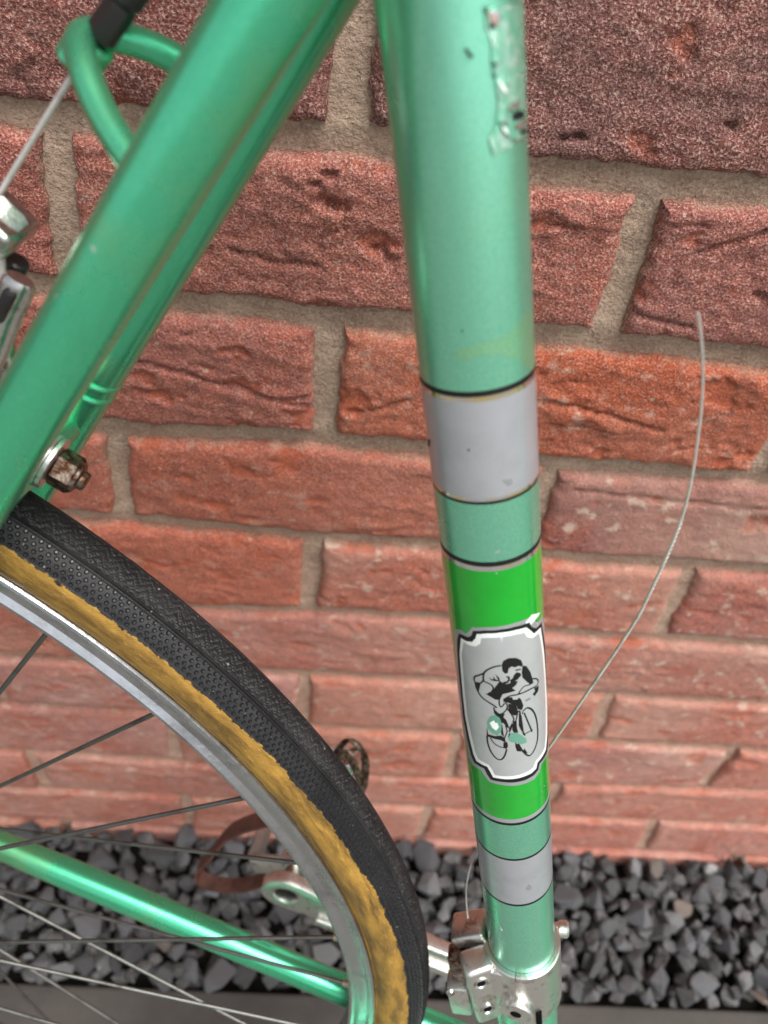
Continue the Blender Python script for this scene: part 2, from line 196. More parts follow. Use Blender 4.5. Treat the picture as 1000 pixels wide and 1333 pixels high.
# ------------------------------------------------------------------ materials
def srgb(r, g, b):
    f = lambda c: (c / 255 / 12.92) if c / 255 < .04045 else ((c / 255 + .055) / 1.055) ** 2.4
    return (f(r), f(g), f(b), 1)
class Mat:
    def __init__(s, name, col=(.5, .5, .5, 1), rough=.5, metal=0.0, coat=0.0, spec=.5):
        s.m = bpy.data.materials.new(name); s.m.use_nodes = True; s.nt = s.m.node_tree; s.N = s.nt.nodes
        s.p = s.N['Principled BSDF']; s.p.inputs['Base Color'].default_value = col
        s.p.inputs['Roughness'].default_value = rough; s.p.inputs['Metallic'].default_value = metal
        s.p.inputs['Coat Weight'].default_value = coat; s.p.inputs['Coat Roughness'].default_value = .08
        s.p.inputs['Specular IOR Level'].default_value = spec
    def n(s, t, **k):
        x = s.N.new(t)
        for a, b in k.items(): setattr(x, a, b)
        return x
    def l(s, a, b): s.nt.links.new(a, b)
    def coord(s, which='Object', rnd=False):
        tc = s.n('ShaderNodeTexCoord'); o = tc.outputs[which]
        if rnd:
            oi = s.n('ShaderNodeObjectInfo'); m = s.n('ShaderNodeVectorMath', operation='MULTIPLY_ADD')
            cb = s.n('ShaderNodeCombineXYZ'); s.l(oi.outputs['Random'], cb.inputs[0]); s.l(oi.outputs['Random'], cb.inputs[2])
            s.l(cb.outputs[0], m.inputs[0]); m.inputs[1].default_value = (7.3, 1.0, 3.1); s.l(o, m.inputs[2]); o = m.outputs[0]
        return o
    def noise(s, co, scale, detail=4, rough=.6, dist=0, stretch=None):
        if stretch:
            mp = s.n('ShaderNodeMapping'); mp.inputs['Scale'].default_value = stretch; s.l(co, mp.inputs[0]); co = mp.outputs[0]
        t = s.n('ShaderNodeTexNoise'); s.l(co, t.inputs['Vector']); t.inputs['Scale'].default_value = scale
        t.inputs['Detail'].default_value = detail; t.inputs['Roughness'].default_value = rough; t.inputs['Distortion'].default_value = dist
        return t.outputs['Fac']
    def ramp(s, fac, a, b, ca=(0, 0, 0, 1), cb=(1, 1, 1, 1)):
        r = s.n('ShaderNodeValToRGB'); s.l(fac, r.inputs[0]); e = r.color_ramp.elements
        e[0].position, e[1].position = a, b; e[0].color, e[1].color = ca, cb; return r.outputs[0]
    def mix(s, fac, a, b, blend='MIX'):
        m = s.n('ShaderNodeMix', data_type='RGBA', blend_type=blend)
        for sock, v in ((m.inputs[0], fac), (m.inputs[6], a), (m.inputs[7], b)):
            if hasattr(v, 'node'): s.l(v, sock)
            else: sock.default_value = v
        return m.outputs[2]
    def math(s, op, a, b=0.0):
        m = s.n('ShaderNodeMath', operation=op)
        for sock, v in ((m.inputs[0], a), (m.inputs[1], b)):
            if hasattr(v, 'node'): s.l(v, sock)
            else: sock.default_value = v
        return m.outputs[0]
    def attr(s, name, typ='GEOMETRY'):
        a = s.n('ShaderNodeAttribute'); a.attribute_name = name; a.attribute_type = typ; return a
    def col(s, c): s.l(c, s.p.inputs['Base Color']); return s
    def rough(s, f, lo, hi):
        mr = s.n('ShaderNodeMapRange'); s.l(f, mr.inputs[0]); mr.inputs[3].default_value = lo; mr.inputs[4].default_value = hi
        s.l(mr.outputs[0], s.p.inputs['Roughness']); return s
    def bump(s, h, dist, strength=1.0):
        b = s.n('ShaderNodeBump'); b.inputs['Strength'].default_value = strength; b.inputs['Distance'].default_value = dist
        s.l(h, b.inputs['Height'])
        cur = s.p.inputs['Normal'].links
        if cur: s.l(cur[0].from_socket, b.inputs['Normal'])
        s.l(b.outputs[0], s.p.inputs['Normal']); return s
M = {}
# --- brick: colour comes from the object, grain and wear from noise
m = Mat('brick_clay', rough=.93, spec=.25); co = m.coord('Object', True)
oi = m.n('ShaderNodeObjectInfo'); basec = oi.outputs['Color']
grain = m.noise(co, 1000, 2, .7); big = m.noise(co, 28, 5, .65); mid = m.noise(co, 130, 5, .7)
sand = m.attr('sand', 'OBJECT').outputs['Fac']; pale = m.attr('pale', 'OBJECT').outputs['Fac']
c = m.mix(m.math('MULTIPLY', m.ramp(big, .42, .62), m.math('SUBTRACT', 1.0, m.math('MULTIPLY', sand, .6))), basec, m.mix(.6, basec, srgb(186, 88, 54)), 'MIX')
c = m.mix(m.math('MULTIPLY', m.ramp(mid, .45, .66), .75), c, m.mix(.5, basec, srgb(104, 60, 56)))
dk = m.ramp(grain, .30, .48); lt = m.ramp(grain, .52, .66)
c = m.mix(m.math('MULTIPLY', m.math('SUBTRACT', 1.0, dk), m.math('ADD', m.math('MULTIPLY', sand, .65), .2)), c, srgb(70, 32, 32))
c = m.mix(m.math('MULTIPLY', lt, m.math('MULTIPLY', m.math('MULTIPLY', sand, m.math('ADD', m.math('MULTIPLY', big, 1.3), -.05)), 1.1)), c, srgb(224, 190, 178))
spots = m.ramp(m.noise(co, 85, 3, .55, .1), .58, .67)
c = m.mix(m.math('MULTIPLY', spots, pale), c, srgb(212, 188, 170))
specks = m.ramp(m.noise(co, 210, 2, .5), .71, .75)
c = m.mix(m.math('MULTIPLY', specks, .6), c, srgb(205, 180, 160))
hz = m.noise(co, 9, 3, .55)
c = m.mix(m.math('MULTIPLY', m.ramp(hz, .40, .72), m.math('MULTIPLY', pale, .75)), c, srgb(206, 172, 156))
chp = m.attr('chip').outputs['Fac']; c = m.mix(m.math('MULTIPLY', chp, m.math('SUBTRACT', .62, m.math('MULTIPLY', sand, .3))), c, m.mix(m.ramp(mid, .4, .65), srgb(176, 84, 56), srgb(206, 110, 74)))
rd = m.attr('rimd').outputs['Fac']
sm = m.math('ADD', m.math('MULTIPLY', rd, .62), m.math('MULTIPLY', m.noise(co, 45, 5, .7), .75))
c = m.mix(m.math('MULTIPLY', m.ramp(sm, .86, 1.0), .45), c, m.mix(m.ramp(grain, .35, .65), srgb(140, 118, 100), srgb(188, 166, 144)))
m.col(c); m.bump(m.noise(co, 380, 4, .7), .0012, .6); m.bump(mid, .0026, .7); m.bump(m.math('MULTIPLY', grain, m.math('ADD', m.math('MULTIPLY', sand, .8), .3)), .0011, 1.0); M['brick'] = m.m
# --- mortar
m = Mat('lime_mortar', rough=.95, spec=.2); co = m.coord()
a1 = m.noise(co, 35, 5, .65); a2 = m.noise(co, 700, 3, .7); a3 = m.noise(co, 120, 4, .6)
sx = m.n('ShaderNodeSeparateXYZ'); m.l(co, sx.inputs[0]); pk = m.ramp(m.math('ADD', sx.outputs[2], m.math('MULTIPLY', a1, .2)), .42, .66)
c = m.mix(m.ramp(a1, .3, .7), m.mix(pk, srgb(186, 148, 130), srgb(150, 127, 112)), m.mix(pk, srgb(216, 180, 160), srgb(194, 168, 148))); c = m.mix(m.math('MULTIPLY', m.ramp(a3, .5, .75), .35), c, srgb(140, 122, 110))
c = m.mix(m.math('MULTIPLY', m.ramp(a2, .5, .68), .5), m.mix(m.math('MULTIPLY', m.math('SUBTRACT', 1.0, m.ramp(a2, .30, .44)), .55), c, srgb(84, 70, 62)), srgb(216, 198, 174))
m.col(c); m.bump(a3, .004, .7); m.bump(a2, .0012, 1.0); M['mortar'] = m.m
# --- gravel stone
m = Mat('slate_stone', rough=.62, spec=.45); co = m.coord('Object', True)
oi = m.n('ShaderNodeObjectInfo'); a1 = m.noise(co, 60, 5, .65); a2 = m.noise(co, 300, 4, .7)
c = m.mix(m.math('MULTIPLY', m.ramp(a1, .4, .75), .55), oi.outputs['Color'], m.mix(.5, oi.outputs['Color'], srgb(170, 168, 166)))
c = m.mix(m.math('MULTIPLY', m.ramp(a2, .55, .7), .3), c, srgb(190, 188, 184)); m.col(c); m.bump(a1, .004, .5); m.bump(a2, .0012, .6); m.rough(a1, .45, .8); M['stone'] = m.m
m = Mat('dark_soil', srgb(28, 25, 23), .98, spec=.1); M['soil'] = m.m
m = Mat('concrete_edging', rough=.85, spec=.3); co = m.coord(); a1 = m.noise(co, 14, 6, .6); a2 = m.noise(co, 260, 3, .7)
c = m.mix(m.ramp(a1, .3, .7), srgb(66, 64, 62), srgb(84, 81, 78)); m.col(c); m.bump(a2, .0012, .5); M['concrete'] = m.m
m = Mat('paving', rough=.9, spec=.3); co = m.coord(); a1 = m.noise(co, 3, 6, .6); c = m.mix(m.ramp(a1, .3, .7), srgb(98, 96, 92), srgb(120, 117, 112)); m.col(c); M['paving'] = m.m
# --- mint metallic paint
def paint(name, hi, lo, metal, rough, fade=.5):
    m = Mat(name, rough=rough, metal=metal, coat=.3); co = m.coord()
    f = m.noise(co, 1900, 2, .6); b = m.noise(co, 26, 4, .55, .4); s_ = m.noise(co, 60, 3, .5, 0, (1, 1, .12)); tiny = m.noise(co, 330, 2, .4)
    c = m.mix(m.math('MULTIPLY', m.ramp(f, .36, .66), .45), lo, hi)
    c = m.mix(m.math('MULTIPLY', m.ramp(b, .54, .72), fade), c, srgb(146, 196, 128))
    c = m.mix(m.math('MULTIPLY', m.ramp(s_, .6, .75), .18), c, srgb(60, 120, 92))
    c = m.mix(m.ramp(tiny, .775, .79), c, srgb(205, 225, 210))
    m.col(c); m.bump(f, .00005, .25); m.rough(b, rough - .05, rough + .08)
    m.p.inputs['Coat Roughness'].default_value = .22
    return m.m
M['mint'] = paint('mint_metallic_paint', srgb(176, 242, 214), srgb(126, 214, 180), .78, .27, .14)
M['mint_stay'] = paint('mint_metallic_paint_stays', srgb(124, 238, 190), srgb(82, 206, 156), .84, .25, .5)
M['ghost'] = paint('mint_paint_yellowed', srgb(184, 240, 200), srgb(136, 210, 160), .76, .27, .1)
# --- decals
def decal(name, c0, rough=.3, metal=0., var=.12, coat=.4, wear=None):
    m = Mat(name, c0, rough, metal, coat); co = m.coord(); b = m.noise(co, 120, 5, .6); f = m.noise(co, 1800, 2, .6)
    c = m.mix(m.math('MULTIPLY', m.ramp(b, .4, .7), var), c0, tuple(x * .55 for x in c0[:3]) + (1,))
    if wear:
        c = m.mix(m.ramp(m.noise(co, 240, 3, .5), *wear), c, srgb(150, 170, 160))
    m.col(c); m.rough(b, rough - .06, rough + .1); return m.m
M['silver_decal'] = decal('silver_decal', srgb(184, 188, 194), .34, .55, .25, .35, (.735, .75))
M['badge_silver'] = decal('badge_silver', srgb(190, 195, 196), .40, .4, .22, .35)
M['green_decal'] = decal('green_decal', srgb(6, 158, 36), .22, 0., .28, .7, (.745, .755))
M['black_ink'] = decal('black_ink', srgb(7, 7, 8), .5, 0., .1, 0.)
M['white_ink'] = decal('white_ink', srgb(236, 242, 238), .35, 0., .1, .3)
m = Mat('foil_edge', srgb(232, 226, 206), .14, .9, .5); co = m.coord(); b = m.noise(co, 150, 2, .5)
c = m.mix(m.ramp(b, .38, .52), srgb(236, 218, 158), srgb(222, 224, 228)); c = m.mix(m.ramp(b, .56, .64), c, srgb(206, 168, 150)); m.col(c); M['foil'] = m.m
m = Mat('torn_film', srgb(150, 205, 182), .16, .55, .9); co = m.coord(); b = m.noise(co, 260, 5, .7, 1.5)
c = m.mix(m.ramp(b, .45, .62), srgb(122, 204, 170), srgb(188, 226, 208)); c = m.mix(m.ramp(m.noise(co, 170, 4, .6, 1.), .64, .70), c, srgb(30, 44, 44)); m.col(c); m.bump(b, .0007, .6); M['film'] = m.m
M['mint_chip'] = decal('mint_chip', srgb(98, 152, 130), .5, 0., .3, .1)
M['grey_chip'] = decal('grey_chip', srgb(128, 130, 132), .5, 0., .3, .1)
# --- metals
def metal(name, c0, rough, c1=None, sc=140, lo=.5, hi=.7, bumpd=.0002, metalness=1.0):
    m = Mat(name, c0, rough, metalness); co = m.coord(); b = m.noise(co, sc, 6, .68, .3); f = m.noise(co, sc * 6, 3, .6)
    c = m.mix(m.ramp(b, lo, hi), c0, c1 or tuple(x * .6 for x in c0[:3]) + (1,)); m.col(c); m.rough(b, max(.05, rough - .08), rough + .2); m.bump(f, bumpd, .5); return m.m
M['alu'] = metal('worn_aluminium', srgb(226, 226, 222), .30, srgb(150, 138, 120), 150, .54, .70)
M['rim_alu'] = metal('rim_aluminium', srgb(198, 201, 205), .20, srgb(150, 152, 155), 60, .45, .75)
M['chrome'] = metal('tarnished_chrome', srgb(205, 204, 200), .16, srgb(92, 78, 66), 160, .52, .68)
M['rust'] = metal('rusty_steel', srgb(160, 146, 134), .26, srgb(80, 50, 34), 330, .36, .56, .0004, .95)
M['spoke'] = metal('spoke_steel', srgb(120, 120, 118), .42, srgb(84, 80, 76), 50)
M['brass'] = metal('nipple_brass', srgb(190, 180, 156), .35)
M['cable'] = metal('cable_steel', srgb(232, 228, 224), .42, srgb(176, 170, 164), 90, metalness=.75)
M['dark'] = decal('black_plastic', srgb(26, 24, 24), .42, 0., .3, .1)
M['hole'] = Mat('painted_hole_shade', srgb(12, 11, 10), .9, spec=.1).m  # flat near-black, paints the shade inside holes and slots
m = Mat('toe_strap_leather', rough=.7); co = m.coord(); b = m.noise(co, 120, 5, .6); c = m.mix(m.ramp(b, .35, .7), srgb(70, 42, 36), srgb(98, 64, 54)); m.col(c); m.bump(b, .0006, .5); M['leather'] = m.m
# --- tyre: black tread and casing, worn gum sidewall below a ragged edge
m = Mat('tyre_rubber', rough=.7, spec=.4); co = m.coord(); ph = m.attr('phi').outputs['Fac']; uvv = m.attr('arc').outputs['Vector']
e1 = m.noise(uvv, 330, 5, .75, .3, (.55, 1, 1)); e2 = m.noise(uvv, 34, 3, .5); stn = m.noise(uvv, 120, 6, .68, .3, (.3, 1, 1))
th = m.math('ADD', m.math('MULTIPLY', e1, 22.0), m.math('MULTIPLY', e2, 14.0))
lim = m.math('SUBTRACT', m.math('ADD', ph, th), 84.0)
isgum = m.ramp(m.math('ADD', m.math('MULTIPLY', lim, .35), .5), .3, .7)
gum = m.mix(m.ramp(stn, .34, .66), srgb(112, 84, 38), srgb(184, 142, 62)); gum = m.mix(m.math('MULTIPLY', m.ramp(m.noise(uvv, 700, 4, .7, 0, (.3, 1, 1)), .55, .75), .5), gum, srgb(214, 180, 104))
gum = m.mix(m.math('MULTIPLY', m.ramp(m.noise(uvv, 150, 6, .7, .6, (.22, 1, 1)), .50, .66), .8), gum, srgb(82, 62, 30))
nearrim = m.ramp(m.math('ADD', m.math('MULTIPLY', ph, .01), m.math('MULTIPLY', e1, .10)), 1.42, 1.55); gum = m.mix(nearrim, gum, srgb(92, 78, 46))
blk = m.mix(m.ramp(stn, .45, .75), srgb(21, 21, 23), srgb(46, 45, 46)); blk = m.mix(m.ramp(m.noise(co, 500, 2, .5), .72, .76), blk, srgb(126, 124, 120))
m.col(m.mix(isgum, blk, gum)); m.rough(stn, .42, .66); m.bump(m.noise(co, 800, 3, .7), .0005, .5)
mpn = m.n('ShaderNodeMapping'); mpn.inputs['Rotation'].default_value = (0, 0, .75); m.l(uvv, mpn.inputs[0]); wv = m.n('ShaderNodeTexWave'); m.l(mpn.outputs[0], wv.inputs[0]); wv.inputs['Scale'].default_value = 420; wv.inputs['Distortion'].default_value = 2.0; wv.inputs['Detail Scale'].default_value = 3
m.bump(m.math('MULTIPLY', wv.outputs['Fac'], isgum), .0003, .22); M['tyre'] = m.m
m = Mat('stud_rubber', srgb(32, 32, 35), .36); M['stud'] = m.m
# ------------------------------------------------------------------ ground
def sheet(name, x0, x1, y0, y1, z, mat):
    return tag(mk(name, [(x0, y0, z), (x1, y0, z), (x1, y1, z), (x0, y1, z)], [(0, 1, 2, 3)], mat, None, False), kind='structure')
sheet('pavement', -150, 150, -150, -0.194, 0.0, M['paving'])
sheet('ground', -150, 150, -150, 150, -0.06, M['soil'])
g = Geo(wconv); x = -1500.0
edg = tag(empty('kerb_edging', wconv((0, -164, -768))), kind='structure')
for i in range(4):
    L = 900
    gg = Geo(lambda v: (v[0] / 1000, (v[1] + 164) / 1000, (v[2] + 768) / 1000))
    gg.box((x + L / 2 + 150, -164.5, -790), ((1, 0, 0), (0, 1, 0), (0, 0, 1)), (L / 2 - 1.5, 29.5, 38), 4, 3)
    gg.build('edging_stone', M['concrete'], edg); x += L
# ------------------------------------------------------------------ gravel
def stone_mesh(i):
    r = np.random.RandomState(100 + i); bm = bmesh.new()
    n = r.randint(9, 15); P = r.normal(size=(n, 3)); P /= np.linalg.norm(P, axis=1)[:, None]
    P *= r.uniform(.82, 1.05, (n, 1)); P *= np.array([1.0, r.uniform(.62, .95), r.uniform(.5, .8)])
    for q in P: bm.verts.new(q)
    res = bmesh.ops.convex_hull(bm, input=bm.verts)
    junk = [e for e in res['geom_interior'] if isinstance(e, bmesh.types.BMVert)]
    bmesh.ops.delete(bm, geom=junk, context='VERTS')
    bmesh.ops.bevel(bm, geom=list(bm.edges), offset=.055, segments=1, affect='EDGES')
    me = bpy.data.meshes.new('stone'); bm.to_mesh(me); bm.free(); me.materials.append(M['stone'])
    me.polygons.foreach_set('use_smooth', [False] * len(me.polygons)); return me
SM = [stone_mesh(i) for i in range(18)]
bed = tag(mk('gravel_bed', [wconv(v) for v in ((-1600, -136, -779), (1800, -136, -779), (1800, 4, -779), (-1600, 4, -779))], [(0, 1, 2, 3)], M['soil'], None, False), kind='structure')
r = np.random.RandomState(5); placed = []; stones = []
def try_layer(n, x0, x1, zlo, zhi, smin, smax, gap, acc):
    for _ in range(n):
        s_ = r.uniform(smin, smax); X = r.uniform(x0, x1); Y = r.uniform(-134 + s_ * .45, -s_ * .55)
        if any((X - a) ** 2 + (Y - b) ** 2 < ((s_ + c_) * gap) ** 2 for a, b, c_ in acc if abs(X - a) < 60): continue
        acc.append((X, Y, s_)); stones.append((X, Y, r.uniform(zlo, zhi), s_))
low = []; try_layer(5000, -430, 620, -769, -762, 11, 17, .58, low)
midl = []; try_layer(3500, -430, 620, -760, -754, 8, 14, .66, midl); nlow = len(stones)
top = []; try_layer(5200, -430, 620, -753, -745, 9, 23, .64, top)
cols = [(78, 80, 85)] * 7 + [(62, 64, 69)] * 6 + [(98, 100, 105)] * 5 + [(122, 123, 126)] * 3 + [(118, 106, 98), (160, 160, 160)]
order = sorted(range(len(stones)), key=lambda i: (-(stones[i][2] > -753), abs(stones[i][0] - 90)))
rest = Geo(lambda v: v)
for k, i in enumerate(order):
    X, Y, Z, s_ = stones[i]
    R = Matrix.Rotation(r.uniform(0, 6.28), 4, 'Z') @ Matrix.Rotation(r.uniform(-.7, .7), 4, 'X') @ Matrix.Rotation(r.uniform(-.7, .7), 4, 'Y')
    mat = Matrix.Translation(Vector(wconv((X, Y, Z)))) @ R @ Matrix.Scale(s_ / 1000, 4)
    me = SM[r.randint(len(SM))]
    if k < 300:
        o = link('stone', me, bed); o.matrix_world = mat; cc = srgb(*cols[r.randint(len(cols))]); j = r.uniform(.75, 1.25)
        o.color = (cc[0] * j, cc[1] * j, cc[2] * j, 1)
    else:
        rest.add([mat @ v.co for v in me.vertices], [tuple(p.vertices) for p in me.polygons])
o = rest.build('loose_gravel', M['stone'], bed, False, None); o['kind'] = 'stuff'; o.color = srgb(66, 66, 68)
# ------------------------------------------------------------------ brick wall
wall = tag(empty('brick_wall', wconv((0, 0, -780))), 'red brick wall with recessed sandy mortar joints behind the bicycle', 'wall', None, 'thing')
def wl_(v): return (v[0] / 1000, v[1] / 1000, (v[2] + 780) / 1000)
def joint_z(k, x):
    base = -75.0 * k
    if k in JOINT:
        xs = [q[0] for q in JOINT[k]]; zs = [q[1] for q in JOINT[k]]
        v = np.interp(x, xs, zs)
        far = np.clip((np.maximum(np.min(xs) - np.asarray(x), np.asarray(x) - np.max(xs))) / 150, 0, 1)
        return v * (1 - far) + base * far
    return base + 0 * np.asarray(x, float)
jit = np.random.RandomState(3)
def perp_x(k, c):
    """returns x at the top and bottom of the head joint"""
    if (k, c) in PERP:
        q = PERP[(k, c)]
        return (q[0][0], q[-1][0])
    v = c * 225.0 - 3 + jit.uniform(-4, 4); return (v, v + jit.uniform(-2, 2))
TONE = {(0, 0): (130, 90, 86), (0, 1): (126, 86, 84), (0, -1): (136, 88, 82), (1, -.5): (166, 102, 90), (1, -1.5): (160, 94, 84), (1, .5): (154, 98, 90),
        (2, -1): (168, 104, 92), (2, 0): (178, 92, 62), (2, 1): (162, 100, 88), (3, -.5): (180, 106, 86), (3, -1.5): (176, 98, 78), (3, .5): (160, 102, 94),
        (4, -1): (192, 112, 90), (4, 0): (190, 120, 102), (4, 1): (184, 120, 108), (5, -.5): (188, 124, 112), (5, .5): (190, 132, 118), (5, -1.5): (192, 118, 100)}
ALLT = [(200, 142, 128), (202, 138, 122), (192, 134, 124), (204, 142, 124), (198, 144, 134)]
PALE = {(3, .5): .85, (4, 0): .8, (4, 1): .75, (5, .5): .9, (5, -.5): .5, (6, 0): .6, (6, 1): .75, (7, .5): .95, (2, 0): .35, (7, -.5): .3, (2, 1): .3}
def crease_dist(X, Z):
    d = np.full(X.shape, 1e9)
    for L in CREASE:
        for (x0, z0), (x1, z1) in zip(L[:-1], L[1:]):
            ex, ez = x1 - x0, z1 - z0; t = np.clip(((X - x0) * ex + (Z - z0) * ez) / (ex * ex + ez * ez), 0, 1)
            d = np.minimum(d, np.hypot(X - x0 - t * ex, Z - z0 - t * ez))
    return d
def brick(k, c, step):
    xl = perp_x(k, c); xr = perp_x(k, c + 1)
    hj = 6.2 if k <= 2 else (5.2 if k <= 4 else 4.6)
    nx = max(6, int(215 / step)); nz = max(4, int(65 / step))
    ins = np.array([0, .35, .9, 1.7]) if step < 6 else np.array([0, 1.5])
    def par(n, L):
        i = ins / L; return np.concatenate([i[:-1], np.linspace(i[-1], 1 - i[-1], n), (1 - i[:-1])[::-1]])
    U, Vv = np.meshgrid(par(nx, 215.), par(nz, 65.))
    xL = xl[0] + (xl[1] - xl[0]) * Vv + hj; xR = xr[0] + (xr[1] - xr[0]) * Vv - hj
    X = xL + (xR - xL) * U
    zt = joint_z(k, X) - hj; zb = joint_z(k + 1, X) + hj
    Z = zt + (zb - zt) * Vv
    seed = k * 13.7 + c * 5.1
    # wavering edges
    ed = np.minimum(np.minimum(U, 1 - U) * 215, np.minimum(Vv, 1 - Vv) * 65)
    wv = np.exp(-ed / 9.0)
    X = X + wv * (4.0 * perlin(X / 26, Z / 26, seed) + 2.4 * perlin(X / 6, Z / 6, seed + 3))
    Z = Z + wv * (4.4 * perlin(X / 34, Z / 20, seed + 7) + 2.2 * perlin(X / 6, Z / 6, seed + 9))
    # relief
    D = 1.6 * perlin(X / 62, Z / 34, seed + 1)
    wx = X + 9 * perlin(X / 40, Z / 24, seed + 2); wz = Z + 7 * perlin(X / 30, Z / 18, seed + 4)
    fold = perlin(wx / 58, wz / 15, seed + 5); msk = np.clip(perlin(X / 50, Z / 40, seed + 6) * 3 + .1, 0, 1)
    D -= 1.9 * msk * np.clip(1 - np.abs(fold) / .05, 0, 1) ** 1.3 * np.clip(.5 + 2.2 * perlin(X / 17, Z / 12, seed + 15), 0, 1)
    D += .9 * msk * np.clip(fold * 3, -1, 1)
    rdg = 1 - np.abs(perlin(wx / 15, wz / 9, seed + 11)) * 2; D += .9 * msk * np.clip(rdg - .62, 0, 1) * 2 - 1.3 * np.clip(perlin(wx / 11, wz / 7, seed + 13) - .34, 0, 1) * 4
    D += .7 * perlin(X / 9, Z / 6, seed) + .5 * perlin(X / 3.6, Z / 3.2, seed + 2)
    if -1 <= k <= 4:
        cd = crease_dist(X + 2 * perlin(X / 8, Z / 8, 1.), Z + 2 * perlin(X / 8, Z / 8, 5.))
        D -= 1.8 * np.clip(1 - cd / 1.5, 0, 1); D += .4 * np.exp(-((cd - 4) / 3) ** 2)
        for (px, pz), pr in zip(PIT, (3.6, 3.2, 1.8, 2.2, 2.6, 3.0, 1.6, 1.3, 2.4, 1.5, 2.0)):
            dd = np.hypot((X - px) / 1.7, Z - pz) + 1.4 * perlin(X / 3, Z / 3, 2.)
            D -= 3.6 * np.clip(1 - dd / pr, 0, 1) ** .6
    fl = perlin(wx / 24, wz / 13, seed + 17) + .3 * perlin(X / 5.5, Z / 4.5, seed + 19) + .16 * perlin(X / 2.2, Z / 2.2, seed + 20)
    CH = 1 / (1 + np.exp(-np.clip((fl - (.38 if k <= 1 else .33)) / .012, -40, 40))); D -= 1.15 * CH
    D *= 1.3 if k <= 2 else .85
    D -= 4.5 * np.exp(-ed / 1.1) + 1.0 * np.exp(-ed / 4)
    Y = -D + jit.uniform(-1.0, 1.0) + (U - .5) * jit.uniform(-1.5, 1.5)
    rows, cols_ = X.shape
    # skirt going back into the wall
    Vt = np.stack([X, Y, Z], -1).reshape(-1, 3)
    idx = np.arange(rows * cols_).reshape(rows, cols_)
    F = np.stack([idx[:-1, :-1], idx[1:, :-1], idx[1:, 1:], idx[:-1, 1:]], -1).reshape(-1, 4).tolist()
    ring = np.concatenate([idx[0, :], idx[1:, -1], idx[-1, -2::-1], idx[-2:0:-1, 0]])
    back = Vt[ring].copy(); back[:, 1] = 16.0
    n0 = len(Vt); Vt = np.concatenate([Vt, back]); m_ = len(ring)
    F += [[int(ring[i]), int(ring[(i + 1) % m_]), n0 + (i + 1) % m_, n0 + i] for i in range(m_)]
    RD = np.concatenate([np.exp(-ed / 4.5).reshape(-1), np.ones(m_)])
    return Vt, F, RD, np.concatenate([CH.reshape(-1), np.zeros(m_)])
rr = np.random.RandomState(9)
far_mesh = None
for k in range(-16, 11):
    par = 0.0 if k % 2 == 0 else .5
    for ci in range(-5, 6):
        c = ci + par
        if c < -4.5 or c > 5: continue
        vis = -1 <= k <= 9 and -1.6 <= c <= 2.1 and not (k <= 1 and c > 1.1)
        nm = 'brick'
        if vis:
            step = 1.5 if k <= 2 else (1.9 if k <= 5 else 2.6)
            V, F, RD, CH = brick(k, c, step); o = mk(nm, [wl_(v) for v in V], F, M['brick'], wall)
            at = o.data.attributes.new('rimd', 'FLOAT', 'POINT'); at.data.foreach_set('value', RD.astype(np.float32))
            at = o.data.attributes.new('chip', 'FLOAT', 'POINT'); at.data.foreach_set('value', CH.astype(np.float32))
        else:
            if far_mesh is None:
                gg = Geo(lambda v: (v[0] / 1000, v[1] / 1000, v[2] / 1000)); gg.box((0, 8, 0), ((1, 0, 0), (0, 1, 0), (0, 0, 1)), (107, 9, 32), 1.8, 2); tmp = gg.build('brick', M['brick'], wall); far_mesh = tmp.data; bpy.data.objects.remove(tmp)
            o = link(nm, far_mesh, wall); o.location = wl_(((c + .5) * 225 - 3 + rr.uniform(-1.5, 1.5), rr.uniform(-.8, .8), -75 * k - 37.5))
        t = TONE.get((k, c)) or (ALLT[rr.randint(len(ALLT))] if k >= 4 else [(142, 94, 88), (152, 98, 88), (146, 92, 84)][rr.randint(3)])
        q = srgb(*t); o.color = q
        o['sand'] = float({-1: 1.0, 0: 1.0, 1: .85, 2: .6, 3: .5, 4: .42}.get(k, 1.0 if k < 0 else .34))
        o['pale'] = float(PALE.get((k, c), .45 if k >= 5 else (.2 if k >= 3 else .06)))
xs = np.arange(-420, 660, 3.0); zs = np.arange(90, -781, -3.0)
X, Z = np.meshgrid(xs, zs)
Y = 5.4 + 1.3 * perlin(X / 30, Z / 30, 3.) + .7 * perlin(X / 8, Z / 8, 1.) + .5 * perlin(X / 3.3, Z / 3.3, 4.)
for k in range(0, 11): 
    d = Z - joint_z(k, X); Y = Y + np.where(np.abs(d) < 9, 1.2 * np.clip(-d / 6, -1, 1) * 0.8, 0)   # struck joint, leaning back at the top
rows, cl = X.shape; idx = np.arange(rows * cl).reshape(rows, cl)
F = np.stack([idx[:-1, :-1], idx[1:, :-1], idx[1:, 1:], idx[:-1, 1:]], -1).reshape(-1, 4).tolist()
V = [wl_(v) for v in np.stack([X, Y, Z], -1).reshape(-1, 3)]
n0 = len(V)
def quad(x0, x1, z0, z1, y=5.0):
    n = len(V); V.extend([wl_((x0, y, z1)), wl_((x0, y, z0)), wl_((x1, y, z0)), wl_((x1, y, z1))]); F.append((n, n + 1, n + 2, n + 3))
quad(-1150, -420, -800, 1300); quad(657, 1250, -800, 1300); quad(-420, 657, 90, 1300)
mk('mortar', V, F, M['mortar'], wall)
gg = Geo(wl_); gg.box((50, 66, 260), ((1, 0, 0), (0, 1, 0), (0, 0, 1)), (1190, 50, 1035), 0); gg.build('wall_core', M['mortar'], wall, False, None)
